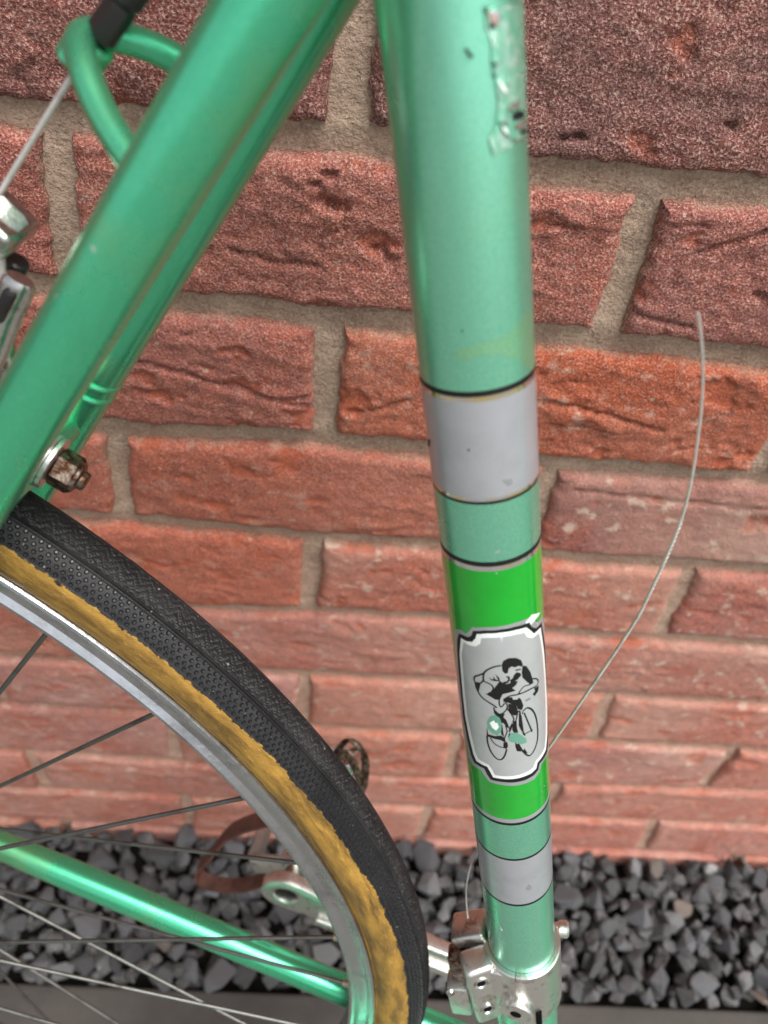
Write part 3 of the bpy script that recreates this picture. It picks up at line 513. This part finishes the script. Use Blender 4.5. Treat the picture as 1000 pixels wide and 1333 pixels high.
# ------------------------------------------------------------------ bicycle
# local frame of the bicycle: x forward, z up in the wheel plane, y to its left; millimetre helper uses (fwd, up, towards viewer)
H_ = Vector((0.98416975, -0.17722838, 0)); N_ = Vector((-0.17412286, -0.96692446, 0.18638217)); U_ = Vector((0.03303221, 0.18343169, 0.98247732))
AXLE = Vector((-266.9376, -154.2487, -430.5984)); RW = 342.0
bike = empty('bicycle')
gp = AXLE - U_ * RW
Mb = Matrix((H_, -N_, U_)).transposed().to_4x4(); Mb.translation = Vector(wconv(gp)); bike.matrix_world = Mb
tag(bike, 'mint green steel racing bicycle leaning against the red brick wall', 'bicycle')
def bl(b): return (b[0] / 1000, -b[2] / 1000, (b[1] + RW) / 1000)
def BG(): return Geo(bl)
DV = np.array([.273417, -.961896, 0.]); E1 = np.array([0, 0, 1.]); E2 = np.array([-.961896, -.273417, 0.])
P0_ = np.array([269.854, 460.362, 0.]); RT = 14.3
def axp(t): return P0_ + DV * t
def surf(arc, t, r=RT):
    th = arc / RT; return axp(t) + r * (math.cos(th) * E1 + math.sin(th) * E2)
BBp = axp(546.17)
# frame tubes
st = BG().sweep([axp(t) for t in np.linspace(-52, 546, 60)], RT, 160).build('seat_tube', M['mint'], bike, True, 50)
BG().lathe(axp(-60), DV, [(0, 15.4), (1, 16.2), (34, 16.2), (36, 15.0), (40, 14.4)], 64).build('seat_lug', M['mint'], bike)
BG().lathe(axp(-170), DV, [(0, 13.4), (112, 13.4)], 48).build('seat_post', M['alu'], bike)
BG().sweep([(262, 494, 0), (800, 500, 0)], 12.9, 64).build('top_tube', M['mint_stay'], bike)
BG().sweep([BBp, BBp + np.array([.590, .807, 0]) * 640], 14.3, 64).build('down_tube', M['mint_stay'], bike)
BG().lathe(BBp + [0, 0, -35], (0, 0, 1), [(0, 18), (.5, 20), (69.5, 20), (70, 18)], 48).build('bottom_bracket', M['mint_stay'], bike)
def line(a, b, n): return [np.asarray(a, float) * (1 - t) + np.asarray(b, float) * t for t in np.linspace(0, 1, n)]
def rr_(n, a, b, k=.7):   # constant then tapering radius
    return [a if t < k else a + (b - a) * (t - k) / (1 - k) for t in np.linspace(0, 1, n)]
ns = BG().sweep(line((269, 491, 22), (-8, 0, 67), 24), rr_(24, 8.3, 6.0), 64).build('seat_stay', M['mint_stay'], bike)
fs = BG().sweep(line((269, 491, -14), (-8, 0, -58), 24), rr_(24, 8.0, 6.0), 64).build('seat_stay', M['mint_stay'], bike)
def fsp(t): return np.array([257, 470, -15.]) * (1 - t) + np.array([-8, 0, -58.]) * t
fd = (fsp(1) - fsp(0)); fd /= np.linalg.norm(fd)
for tt in (.289, .300):
    BG().lathe(fsp(tt), fd, [(-1.0, 7.9), (-.45, 8.35), (.0, 8.5), (.45, 8.35), (1.0, 7.9)], 48).build('crimp_ring', M['mint_stay'], fs)
for z0, z1 in ((-20, -56), (20, 60)):
    BG().sweep(line(BBp + [-8, 2, z0], (4, -3, z1), 24), rr_(24, 8.6, 6.2), 48).build('chain_stay', M['mint_stay'], bike)
for z in (-59, 64):
    BG().prism([(-14, -12), (8, -14), (26, -6), (20, 8), (4, 22), (-12, 16)], (0, 0, z), ((1, 0, 0), (0, 1, 0), (0, 0, 1)), 5, .8).build('dropout', M['mint_stay'], bike)
# ---- decals on the seat tube
def ring(t0, t1, r, mat, name):
    V = []; n = 160
    for t in (t0, t1):
        for k in range(n): V.append(surf(2 * math.pi * k / n * RT, t, r))
    F = [(k, (k + 1) % n, n + (k + 1) % n, n + k) for k in range(n)]
    return BG().add(V, F).build(name, mat, st, True, None)
for t0, t1, mt, nm in ((88.5, 90.0, 'black_ink', 'black_line'), (90.0, 91.3, 'foil', 'foil_line'), (91.3, 119.0, 'silver_decal', 'silver_band'), (119.0, 119.9, 'foil', 'foil_line'),
                       (119.9, 120.8, 'black_ink', 'black_line'), (139.7, 141.3, 'black_ink', 'black_line'), (141.3, 142.9, 'foil', 'foil_line'), (142.9, 254.6, 'green_decal', 'green_band'),
                       (254.6, 256.7, 'silver_decal', 'silver_line'), (256.7, 258.1, 'black_ink', 'black_line'), (278.6, 279.7, 'black_ink', 'black_line'), (279.7, 309.0, 'silver_decal', 'silver_band'),
                       (309.0, 310.3, 'black_ink', 'black_line')):
    ring(t0, t1, RT + .04, M[mt], nm)
def flat_decal(polys, r, mat, name, wob=0.0):
    """polygons in (arc, along) millimetres laid on the tube"""
    bm = bmesh.new()
    for P in polys:
        P = [p for i, p in enumerate(P) if p != P[i - 1]]
        try:
            f = bm.faces.new([bm.verts.new((p[0], p[1], 0)) for p in P])
        except ValueError: continue
    bmesh.ops.triangulate(bm, faces=bm.faces[:])
    lo = min(v.co[0] for v in bm.verts); hi = max(v.co[0] for v in bm.verts)
    for x in np.arange(math.floor(lo) + .5, hi, .8):
        bmesh.ops.bisect_plane(bm, geom=bm.verts[:] + bm.edges[:] + bm.faces[:], plane_co=(x, 0, 0), plane_no=(1, 0, 0))
    if wob:
        lo = min(v.co[1] for v in bm.verts); hi = max(v.co[1] for v in bm.verts)
        for y in np.arange(lo + .4, hi, .8):
            bmesh.ops.bisect_plane(bm, geom=bm.verts[:] + bm.edges[:] + bm.faces[:], plane_co=(0, y, 0), plane_no=(0, 1, 0))
    bm.verts.index_update(); g = BG()
    V = []
    for v in bm.verts:
        rr = r + (wob * (.5 + float(perlin(v.co[0] / 1.8, v.co[1] / 3.0, 2.)) + .5 * float(perlin(v.co[0] / .9, v.co[1] / .9, 5.))) if wob else 0)
        V.append(surf(v.co[0], v.co[1], max(rr, RT + .03)))
    g.add(V, [tuple(v.index for v in f.verts) for f in bm.faces]); bm.free()
    o = mk(name, [bl(v) for v in g.V], g.F, mat, st)
    # face outwards
    bm = bmesh.new(); bm.from_mesh(o.data)
    for f in bm.faces:
        c = f.calc_center_median(); p = np.array([c[0] * 1000, c[2] * 1000 - RW, -c[1] * 1000]); w_ = p - P0_; w_ -= DV * (w_ @ DV)
        nb = np.array([f.normal[0], f.normal[2], -f.normal[1]])
        if nb @ w_ < 0: f.normal_flip()
    bm.to_mesh(o.data); bm.free(); return o
def ribbon(w_, pts):
    p = spline(pts, max(3 * len(pts), 8)) if len(pts) > 2 else np.asarray(pts, float)
    d = np.gradient(p, axis=0); d /= np.linalg.norm(d, axis=1)[:, None]; nn = np.c_[-d[:, 1], d[:, 0]] * w_ / 2
    q = []
    for i in range(len(p) - 1): q.append([tuple(p[i] + nn[i]), tuple(p[i + 1] + nn[i + 1]), tuple(p[i + 1] - nn[i + 1]), tuple(p[i] - nn[i])])
    return q
flat_decal([BADGE['border']], RT + .08, M['silver_decal'], 'badge_border')
flat_decal([BADGE['black']], RT + .12, M['black_ink'], 'badge_outline')
flat_decal([BADGE['white']], RT + .16, M['white_ink'], 'badge_white_line')
flat_decal([BADGE['panel']], RT + .20, M['badge_silver'], 'badge_panel')
fig = list(FIG)
for w_, pts in STROKE: fig += ribbon(w_, pts)
em = flat_decal(fig, RT + .24, M['black_ink'], 'cyclist_emblem'); em['label'] = 'black printed emblem of a racing cyclist bent over the handlebars'
for k_, pts in CHIP:
    flat_decal([pts], RT + (.32 if k_ == 'white' else .28), M[{'mint': 'mint_chip', 'white': 'white_ink', 'grey': 'grey_chip'}[k_]], 'paint_chip')
flat_decal([GHOST], RT + .05, M['ghost'], 'label_ghost')
flat_decal([FILM], RT + .18, M['film'], 'torn_decal_film', .3)
for k_, pts in FRAG:
    flat_decal([pts], RT + (.62 if k_ == 'black_ink' else .56), M[k_], 'decal_fragment', .12)
for k_, pts in MARK:
    flat_decal([pts], RT + .09, M[k_], 'scuff_mark')
# ---- rear wheel
def zig(s, P): 
    q = (s / P) % 1.0; return np.abs(q - .5) * 4 - 1
RMAJ, RMIN = 328.3, 13.5
al = np.concatenate([np.arange(-12, 76, .11), np.arange(76, 348, 1.5)])
ph1 = np.concatenate([np.linspace(-25, 25, 47), np.linspace(26, 65, 24), np.linspace(68, 150, 30)])
phs = np.unique(np.concatenate([ph1, -ph1]))
A_, PH = np.meshgrid(np.radians(al), np.radians(phs), indexing='ij')
s_ = A_ * 341.8; lat = PH * RMIN; pd = np.abs(np.degrees(PH))
Hh = np.zeros_like(s_)
tread = pd < 22.5
grv = ((lat + 2.0 * zig(s_, 6.2)) / 3.1) % 1.0
grv2 = np.clip(1 - np.abs(grv - .5) / .13, 0, 1)
Hh += np.where(tread, .35 - 1.4 * grv2 * (.75 + .6 * perlin(s_ / 9, lat / 3, 1.)), 0)
Hh += .75 * np.exp(-((pd - 23.6) / 1.2) ** 2) - .7 * np.exp(-((pd - 27.4) / 1.5) ** 2)
Hh += .30 * np.exp(-((pd - 66) / 2.0) ** 2)
Hh += .12 * perlin(s_ / 7, lat / 3, 4.) + np.where(pd > 68, .12 * perlin(s_ / 2.5, lat / 1.5, 8.), 0)
rad = RMIN + Hh; rho = RMAJ + rad * np.cos(PH); off = rad * np.sin(PH)
off = np.where(pd > 100, np.sign(off) * np.maximum(np.abs(off), 9.0), off)
Vt = np.stack([rho * np.cos(A_), rho * np.sin(A_), off], -1).reshape(-1, 3)
na, npf = A_.shape; idx = np.arange(na * npf).reshape(na, npf); nxt = np.roll(idx, -1, axis=0)
F = np.stack([idx[:, :-1], nxt[:, :-1], nxt[:, 1:], idx[:, 1:]], -1).reshape(-1, 4).tolist()
ty = mk('tyre', [bl(v) for v in Vt], F, M['tyre'], bike)
au = ty.data.attributes.new('arc', 'FLOAT_VECTOR', 'POINT'); au.data.foreach_set('vector', np.stack([s_ / 1000, PH * RMIN / 1000, 0 * s_], -1).reshape(-1).astype(np.float32))
at = ty.data.attributes.new('phi', 'FLOAT', 'POINT'); at.data.foreach_set('value', pd.reshape(-1).astype(np.float32))
g = BG(); NS = 6
for a_i, a0 in enumerate(np.arange(-10, 76, .46)):
    for row in range(4):
        p0 = 33.5 + row * 8.2 + .8 * math.sin(a0 * 9 + row)
        a_ = math.radians(a0 + (.23 if row % 2 else 0)); p_ = math.radians(p0)
        rd = np.array([math.cos(a_), math.sin(a_), 0]); nn = rd * math.cos(p_) + np.array([0, 0, 1.]) * math.sin(p_); tt = np.array([-math.sin(a_), math.cos(a_), 0]); bb = np.cross(nn, tt)
        c = rd * RMAJ + nn * RMIN
        V = [c + nn * -.1 + .90 * (math.cos(k * 2 * math.pi / NS) * tt + math.sin(k * 2 * math.pi / NS) * bb) for k in range(NS)] + [c + nn * .8 + .45 * (math.cos(k * 2 * math.pi / NS) * tt + math.sin(k * 2 * math.pi / NS) * bb) for k in range(NS)]
        g.add(V, [(k, (k + 1) % NS, NS + (k + 1) % NS, NS + k) for k in range(NS)] + [tuple(range(NS, 2 * NS))])
o = mk('tread_studs', [bl(v) for v in g.V], g.F, M['stud'], ty, False); o['kind'] = 'stuff'
prof = [(8.4, 317.7), (9.6, 317.7), (10.5, 317.2), (10.9, 316.2), (10.7, 315.0), (9.9, 314.2), (8.8, 313.2), (8.5, 311.4), (8.7, 309.6), (9.6, 308.4), (10.4, 307.4), (10.3, 306.0), (9.2, 304.6), (6, 303.4), (0, 302.9)]
prof = prof + [(-a, b) for a, b in prof[-2::-1]]
V = []; NR = 420
for i in range(NR):
    a_ = 2 * math.pi * i / NR
    for o_, r_ in prof: V.append((r_ * math.cos(a_), r_ * math.sin(a_), o_))
K = len(prof); F = [(i * K + j, i * K + (j + 1) % K, ((i + 1) % NR) * K + (j + 1) % K, ((i + 1) % NR) * K + j) for i in range(NR) for j in range(K)]
rim = BG().add(V, F).build('rim', M['rim_alu'], bike, True, 28)
BG().lathe((0, 0, -60), (0, 0, 1), [(0, 5), (18, 5), (24, 8), (28, 20), (31, 24), (33, 24), (36, 15), (60, 12), (84, 15), (86, 24), (88, 24), (91, 16), (92, 9), (122, 5)], 40).build('hub', M['alu'], bike)
sp_me = {}
for i in range(36):
    ra = 55.4 - 10.05 * i if i < 8 else 55.4 - 10 * i
    near = i % 2 == 0; sg = -1 if (i // 2) % 2 == 0 else 1
    if near is False: sg = -1 if ((i - 1) // 2) % 2 == 0 else 1
    fo = 26 if near else -28; a0 = math.radians(ra); a1 = math.radians(ra + sg * 62)
    rp = np.array([303.4 * math.cos(a0), 303.4 * math.sin(a0), 1.5 * (1 if near else -1)]); hp = np.array([22 * math.cos(a1), 22 * math.sin(a1), fo])
    sp = BG().sweep([hp, rp], .98, 10).build('spoke', M['spoke'], bike)
    d_ = (hp - rp) / np.linalg.norm(hp - rp)
    BG().lathe(rp - d_ * .5, d_, [(0, 2.3), (1.5, 2.2), (2, 1.9), (4.6, 1.7), (5, 1.2)], 12).build('nipple', M['brass'], sp)
# ---- brake bridge, bolt and caliper
O = np.array([166.5, 321.8, 0.]); BD = np.array([.905, -.425, 0.]); SD = np.array([-.4912, -.871, 0.])
br = BG().sweep(line((168.5, 314, -29), (168.5, 314, 38), 12), 6.2, 40).build('brake_bridge', M['mint_stay'], bike)
BG().lathe(O + BD * -1, BD, [(0, 7.6), (1, 8.2), (9.5, 8.2), (10.5, 7.2)], 40).build('boss', M['mint_stay'], br)
bolt = BG().lathe(O + BD * -20, BD, [(0, 3), (43.0, 3), (43.6, 2.5)], 24).build('brake_bolt', M['rust'], bike)
BG().lathe(O + BD * 9.8, BD, [(0, 8.0), (.2, 8.5), (1.25, 8.6), (1.45, 8.2)], 48).build('washer', M['alu'], bolt)
BG().lathe(O + BD * 11.3, BD, [(0, 8.2), (.2, 8.6), (1.4, 8.5), (1.7, 8.0)], 48).build('washer', M['alu'], bolt)
BG().lathe(O + BD * 13.1, BD, [(0, 5.3), (.7, 6.1), (6.4, 6.1), (7.6, 5.1)], 6, .35).build('nut', M['rust'], bolt, True, 25)
BG().lathe(O + BD * 20.7, BD, [(-.6, 5.2), (.3, 4.9), (.9, 3.7)], 32).build('nut_collar', M['rust'], bolt)
cal = BG().sweep(spline([(176.5, 374.5, 2), (174, 369, 2.5), (170.6, 362.5, 3), (166.5, 352, 6), (158, 334, 16), (150, 318, 28)], 24), [3.6, 4.2] + [4.4] * 20 + [4, 3.5], 24, True, .7).build('brake_arm', M['chrome'], bike)
BG().box((173.2, 368.0, 5.2), ((.49, .87, 0), (.87, -.49, 0), (0, 0, 1)), (5.2, 1.7, 2.0), 1.0).build('arm_recess', M['dark'], cal)
BG().sweep(spline([(168, 375, -5), (164, 362, -6), (158, 345, -14), (150, 322, -26)], 20), 4.2, 24, True, .7).build('brake_arm', M['chrome'], bike)
BG().box((156, 318, 0), ((.87, -.49, 0), (.49, .87, 0), (0, 0, 1)), (4, 11, 30), 2).build('brake_body', M['alu'], bike)
BG().lathe((170.8, 373.6, -5), (.49, .87, 0), [(-3, 3.0), (2.4, 3.2), (3, 2.6)], 20).build('anchor_bolt', M['dark'], bike)
CD = np.array([.617, .787, 0.])
yk = BG().box((171.5, 388.5, 0), (CD, (.787, -.617, 0), (0, 0, 1)), (3.0, 7.6, 8.2), 2.0, 3).build('brake_yoke', M['chrome'], bike)
BG().lathe((169.8, 391.2, 0), (.787, -.617, 0), [(0, 4.4), (7.6, 4.4), (9.2, 3.6)], 6).build('clamp_bolt', M['chrome'], yk)
BG().box((168.8, 384.2, 0), (CD, (.787, -.617, 0), (0, 0, 1)), (2.0, 6.6, 4.5), 1.2).build('yoke_hook', M['alu'], yk)
BG().sweep(spline([(171.5, 382.5, 1), (171.3, 376, 1.2), (170.4, 370, 1.5), (168, 362, 2)], 10), 1.0, 10).build('straddle_cable', M['cable'], bike)
hg = BG().sweep(spline([(229, 408, 28), (219, 412.8, 23), (208, 420.5, 15.5), (200.5, 428, 8), (197.5, 431.8, 1), (201, 431.8, -6), (210, 429.0, -13), (224, 422, -19)], 48), 3.35, 32).build('cable_hanger', M['mint_stay'], bike)
BG().lathe(np.array([197.2, 428.6, 0]) - CD * 3.4, CD, [(0, 4.6), (.5, 5.1), (6.6, 5.1), (7.4, 4.4)], 32).build('cable_stop', M['mint_stay'], hg)
bc = BG().sweep([(171.2, 392.2, 0), (197, 428, 0)], .75, 14).build('brake_cable', M['cable'], bike)
BG().lathe(np.array([200.5, 431.8, 0]), CD, [(0, 2.6), (.6, 3.4), (8.5, 3.4), (9.5, 3.0)], 6, .3).build('barrel_adjuster', M['dark'], bc)
BG().lathe(np.array([206.5, 439.5, 0]), CD, [(0, 3.0), (.8, 3.7), (4, 3.7), (5, 3.0)], 28).build('lock_ring', M['dark'], bc)
BG().sweep(spline([(210, 444, 0), (219, 456, 0), (232, 478, 0), (250, 520, 0)], 20), 2.5, 18).build('cable_housing', M['dark'], bc)
# ---- left crank, pedal and toe clip on the wall side
cd_ = np.array([-.9590, .2836, 0.]); cp_ = np.array([.2836, .9590, 0.]); CO = BBp + [0, 0, -64]
out = [(-17, -12), (-17, 12), (-10, 18), (4, 19), (18, 15), (60, 12.5), (110, 11.5), (150, 11.5), (163, 14)]
out += [(172 + 14.5 * math.cos(a_), 14.5 * math.sin(a_)) for a_ in np.linspace(1.45, -1.45, 11)]
out += [(163, -14), (150, -11.5), (110, -11.5), (60, -12.5), (18, -15), (4, -19), (-10, -18)]
cr = BG().prism(out, CO, (cd_, cp_, (0, 0, 1)), 8.5, 1.6, (171, 0, 7.5, 7.0)).build('crank_arm', M['alu'], bike)
for sgn in (1, -1):
    BG().box(CO + cd_ * 82 + cp_ * sgn * 9.3 + [0, 0, 3.2], (cd_, cp_, (0, 0, 1)), (66, 3.2, 4.6), 1.6, 3).build('crank_rail', M['alu'], cr)
PC = CO + cd_ * 171
BG().lathe(PC + [0, 0, -4.6], (0, 0, 1), [(0, 8.2), (1.2, 8.2)], 28).build('pedal_hole_shade', M['hole'], cr)  # dark disc set in the hole, its shade put in as colour
pdl = BG().lathe(PC + [0, 0, -8], (0, 0, -1), [(0, 6), (6, 6), (8, 9), (30, 8), (70, 8), (92, 10), (96, 7)], 28).build('pedal', M['chrome'], bike)
ux = np.array([.94, .34, 0.]); uy = np.array([-.34, .94, 0.])
for sx in (-27, 27):
    BG().box(PC + ux * sx + [0, 0, -58], (ux, uy, (0, 0, 1)), (1.1, 9.5, 42), .7).build('cage_plate', M['alu'], pdl)
for z in (-16, -98):
    BG().box(PC + [0, 0, z], (ux, uy, (0, 0, 1)), (28, 9.5, 1.1), .7).build('cage_plate', M['alu'], pdl)
for dz in (-8, 8):
    V = []; path = spline([(276, 0, -112 + dz), (286, 16, -112 + dz), (285, 44, -112 + dz), (280, 58, -112 + dz * .9), (273.5, 66.5, -112 + dz * .6), (268.5, 58, -112 + dz * .6), (262, 30, -112 + dz * .5)], 40)
    BG().sweep(path, 2.6, 12, True, .35).build('toe_clip', M['rust'], pdl)
BG().box((275, 46, -112), ((.26, .96, 0), (.96, -.26, 0), (0, 0, 1)), (13, 4.2, 7.5), 2.6, 3).build('clip_bridge', M['chrome'], pdl)
SP = spline([(256, 12, -96), (243, 10, -94), (230, 4, -92), (212, -13, -90), (200, -41, -88), (192.5, -57, -86), (196, -67, -84), (214, -67, -84), (234, -52, -84), (246, -30, -86)], 60)
g = BG(); V = []
for i, p in enumerate(SP):
    t = i / 59; wv = np.array([0, 0, 1.]) * (1 - .0 * t); tl = np.gradient(SP, axis=0)[i]; tl /= np.linalg.norm(tl); nn = np.cross(tl, wv); nn /= np.linalg.norm(nn)
    hw = 6.0 if t < .5 else 5.0
    for a_, b_ in ((-1, -.9), (1, -.9), (1, .9), (-1, .9)): V.append(p + wv * a_ * hw + nn * b_)
F = []
for i in range(59):
    for k in range(4): F.append((i * 4 + k, i * 4 + (k + 1) % 4, i * 4 + 4 + (k + 1) % 4, i * 4 + 4 + k))
F += [(3, 2, 1, 0), (236, 237, 238, 239)]
g.add(V, F).build('toe_strap', M['leather'], pdl)
# ---- front derailleur on the seat tube
def tring(t0, t1, r0, r1, a0, a1, n=60):
    """part of a band round the seat tube between two angles (degrees)"""
    V = []; F = []
    for i in range(n + 1):
        th = math.radians(a0 + (a1 - a0) * i / n); e = math.cos(th) * E1 + math.sin(th) * E2
        for t, r in ((t0, r0), (t0, r1 - .6), (t0 + .6, r1), (t1 - .6, r1), (t1, r1 - .6), (t1, r0)): V.append(axp(t) + e * r)
    for i in range(n):
        for k in range(6): F.append((i * 6 + k, i * 6 + (k + 1) % 6, i * 6 + 6 + (k + 1) % 6, i * 6 + 6 + k))
    F += [(5, 4, 3, 2, 1, 0), tuple(n * 6 + k for k in range(6))]
    return BG().add(V, F)
dr = tring(362.5, 404, 14.45, 16.7, -352, 6).build('front_derailleur', M['alu'], bike)
def on(arc, t, r): return surf(arc, t, r)
n0 = (on(1.8, 385, 20) - on(1.8, 385, 10)) / 10
BG().lathe(on(2.2, 388, 14.2), n0, [(0, 7.6), (4.6, 7.6), (5.6, 6.8), (5.8, 3.0)], 36).build('hinge_boss', M['alu'], dr)
BG().lathe(on(2.2, 388, 14.2), n0, [(5.2, 2.6), (6.0, 2.4)], 24).build('hinge_hole_shade', M['hole'], dr)  # no real bore: a dark disc paints the shade of the boss hole
BG().box(on(9, 380, 15.6), (DV, np.cross(DV, n0), n0), (15, 9, 2.4), 1.5).build('hinge_plate', M['alu'], dr)
BG().box(on(-6.0, 399, 16.6), (DV, np.cross(DV, n0), n0), (6, 1.2, 1.4), .3).build('band_slot_shade', M['hole'], dr)  # slot is not cut: a dark bar paints its shade on the band
bx = np.array([13.0, -38.0, 0]); bx /= np.linalg.norm(bx); by = np.array([.70, .62, -.38]); by -= bx * (by @ bx); by /= np.linalg.norm(by); bz = np.cross(bx, by); bz = bz if bz[2] > 0 else -bz
BC = np.array([357.5, 86.0, 10.5])
bd = BG().box(BC, (bx, by, bz), (22, 6.4, 6.0), 2.2, 3).build('link_body', M['alu'], dr)
for px in (-13.5, 9.5):
    q = BC + bx * px + bz * 6.0 + by * -.6
    BG().lathe(q, bz, [(-.5, 3.6), (.5, 3.5), (.8, 2.9), (.3, 2.5)], 28).build('pivot_pin', M['chrome'], bd)
    BG().lathe(q, bz, [(.2, 2.0), (.45, 1.8)], 20).build('pin_hole_shade', M['hole'], bd)  # dark centre disc, painted shade of the recessed pin
BG().box((347.8, 103.5, -4), ((.76, .65, 0), (-.65, .76, 0), (0, 0, 1)), (8.2, 3.8, 6.8), 1.6, 3).build('cable_arm', M['alu'], dr)
BG().lathe((350.5, 96, -1), (.3, .2, .93), [(0, 4.6), (5, 4.6), (6.5, 3.6)], 24).build('anchor_nut', M['rust'], dr)
BG().sweep([(352.5, 103, 0), (355.5, 88, 3)], 3.0, 20).build('return_link', M['alu'], dr)
BG().box((346.2, 86, 4), ((.3, -.95, 0), (.95, .3, 0), (0, 0, 1)), (10, 3.6, 4), 1.2).build('cage_link', M['rust'], dr)
BG().box((351.5, 66, 7), ((.3, -.95, 0), (.95, .3, 0), (0, 0, 1)), (12, 5.0, 5), 1.4).build('cage_link', M['alu'], dr)
BG().lathe((345.5, 74, 10), (.1, .2, .97), [(-2, 2.2), (2, 2.2), (3, 1.4)], 20).build('stop_screw', M['chrome'], dr)
BG().lathe((387.5, 106, -12), (.96, .27, 0), [(-5, 2.6), (-1, 2.6), (0, 3.6), (3, 3.8), (4, 2.8)], 24).build('band_bolt', M['alu'], dr)
BG().box((386, 101, -10), ((.27, -.96, 0), (.96, .27, 0), (0, 0, 1)), (6, 2.4, 3), 1.0).build('band_lug', M['alu'], dr)
# ---- gear cable with its long loose tail
W = spline(WIRE, 220); 
gc = BG(); rad = []
rad = [.42 if i < 60 else .56 if i < 130 else max(.34, .56 - .0036 * (i - 130)) for i in range(220)]
cbl = gc.sweep(W, rad, 10).build('gear_cable', M['cable'], bike)
# wound strands over the lower part of the tail
i0, i1 = 84, 150
n = 900; tt = np.linspace(i0, i1, n); P = np.stack([np.interp(tt, np.arange(220), W[:, k]) for k in range(3)], -1)
T = np.gradient(P, axis=0); T /= np.linalg.norm(T, axis=1)[:, None]; u = np.cross(T, [0, 0, 1.]); u /= np.linalg.norm(u, axis=1)[:, None]; v = np.cross(T, u)
Lc = np.concatenate([[0], np.cumsum(np.linalg.norm(np.diff(P, axis=0), axis=1))])
ph_ = 2 * math.pi * Lc / 1.7
BG().sweep(P + (u * np.cos(ph_)[:, None] + v * np.sin(ph_)[:, None]) * .36, .26, 6).build('wound_strand', M['cable'], cbl)
BG().sweep([(349.0, 100, 0), (352.8, 91, 6)], .8, 10).build('cable_run', M['rust'], cbl)
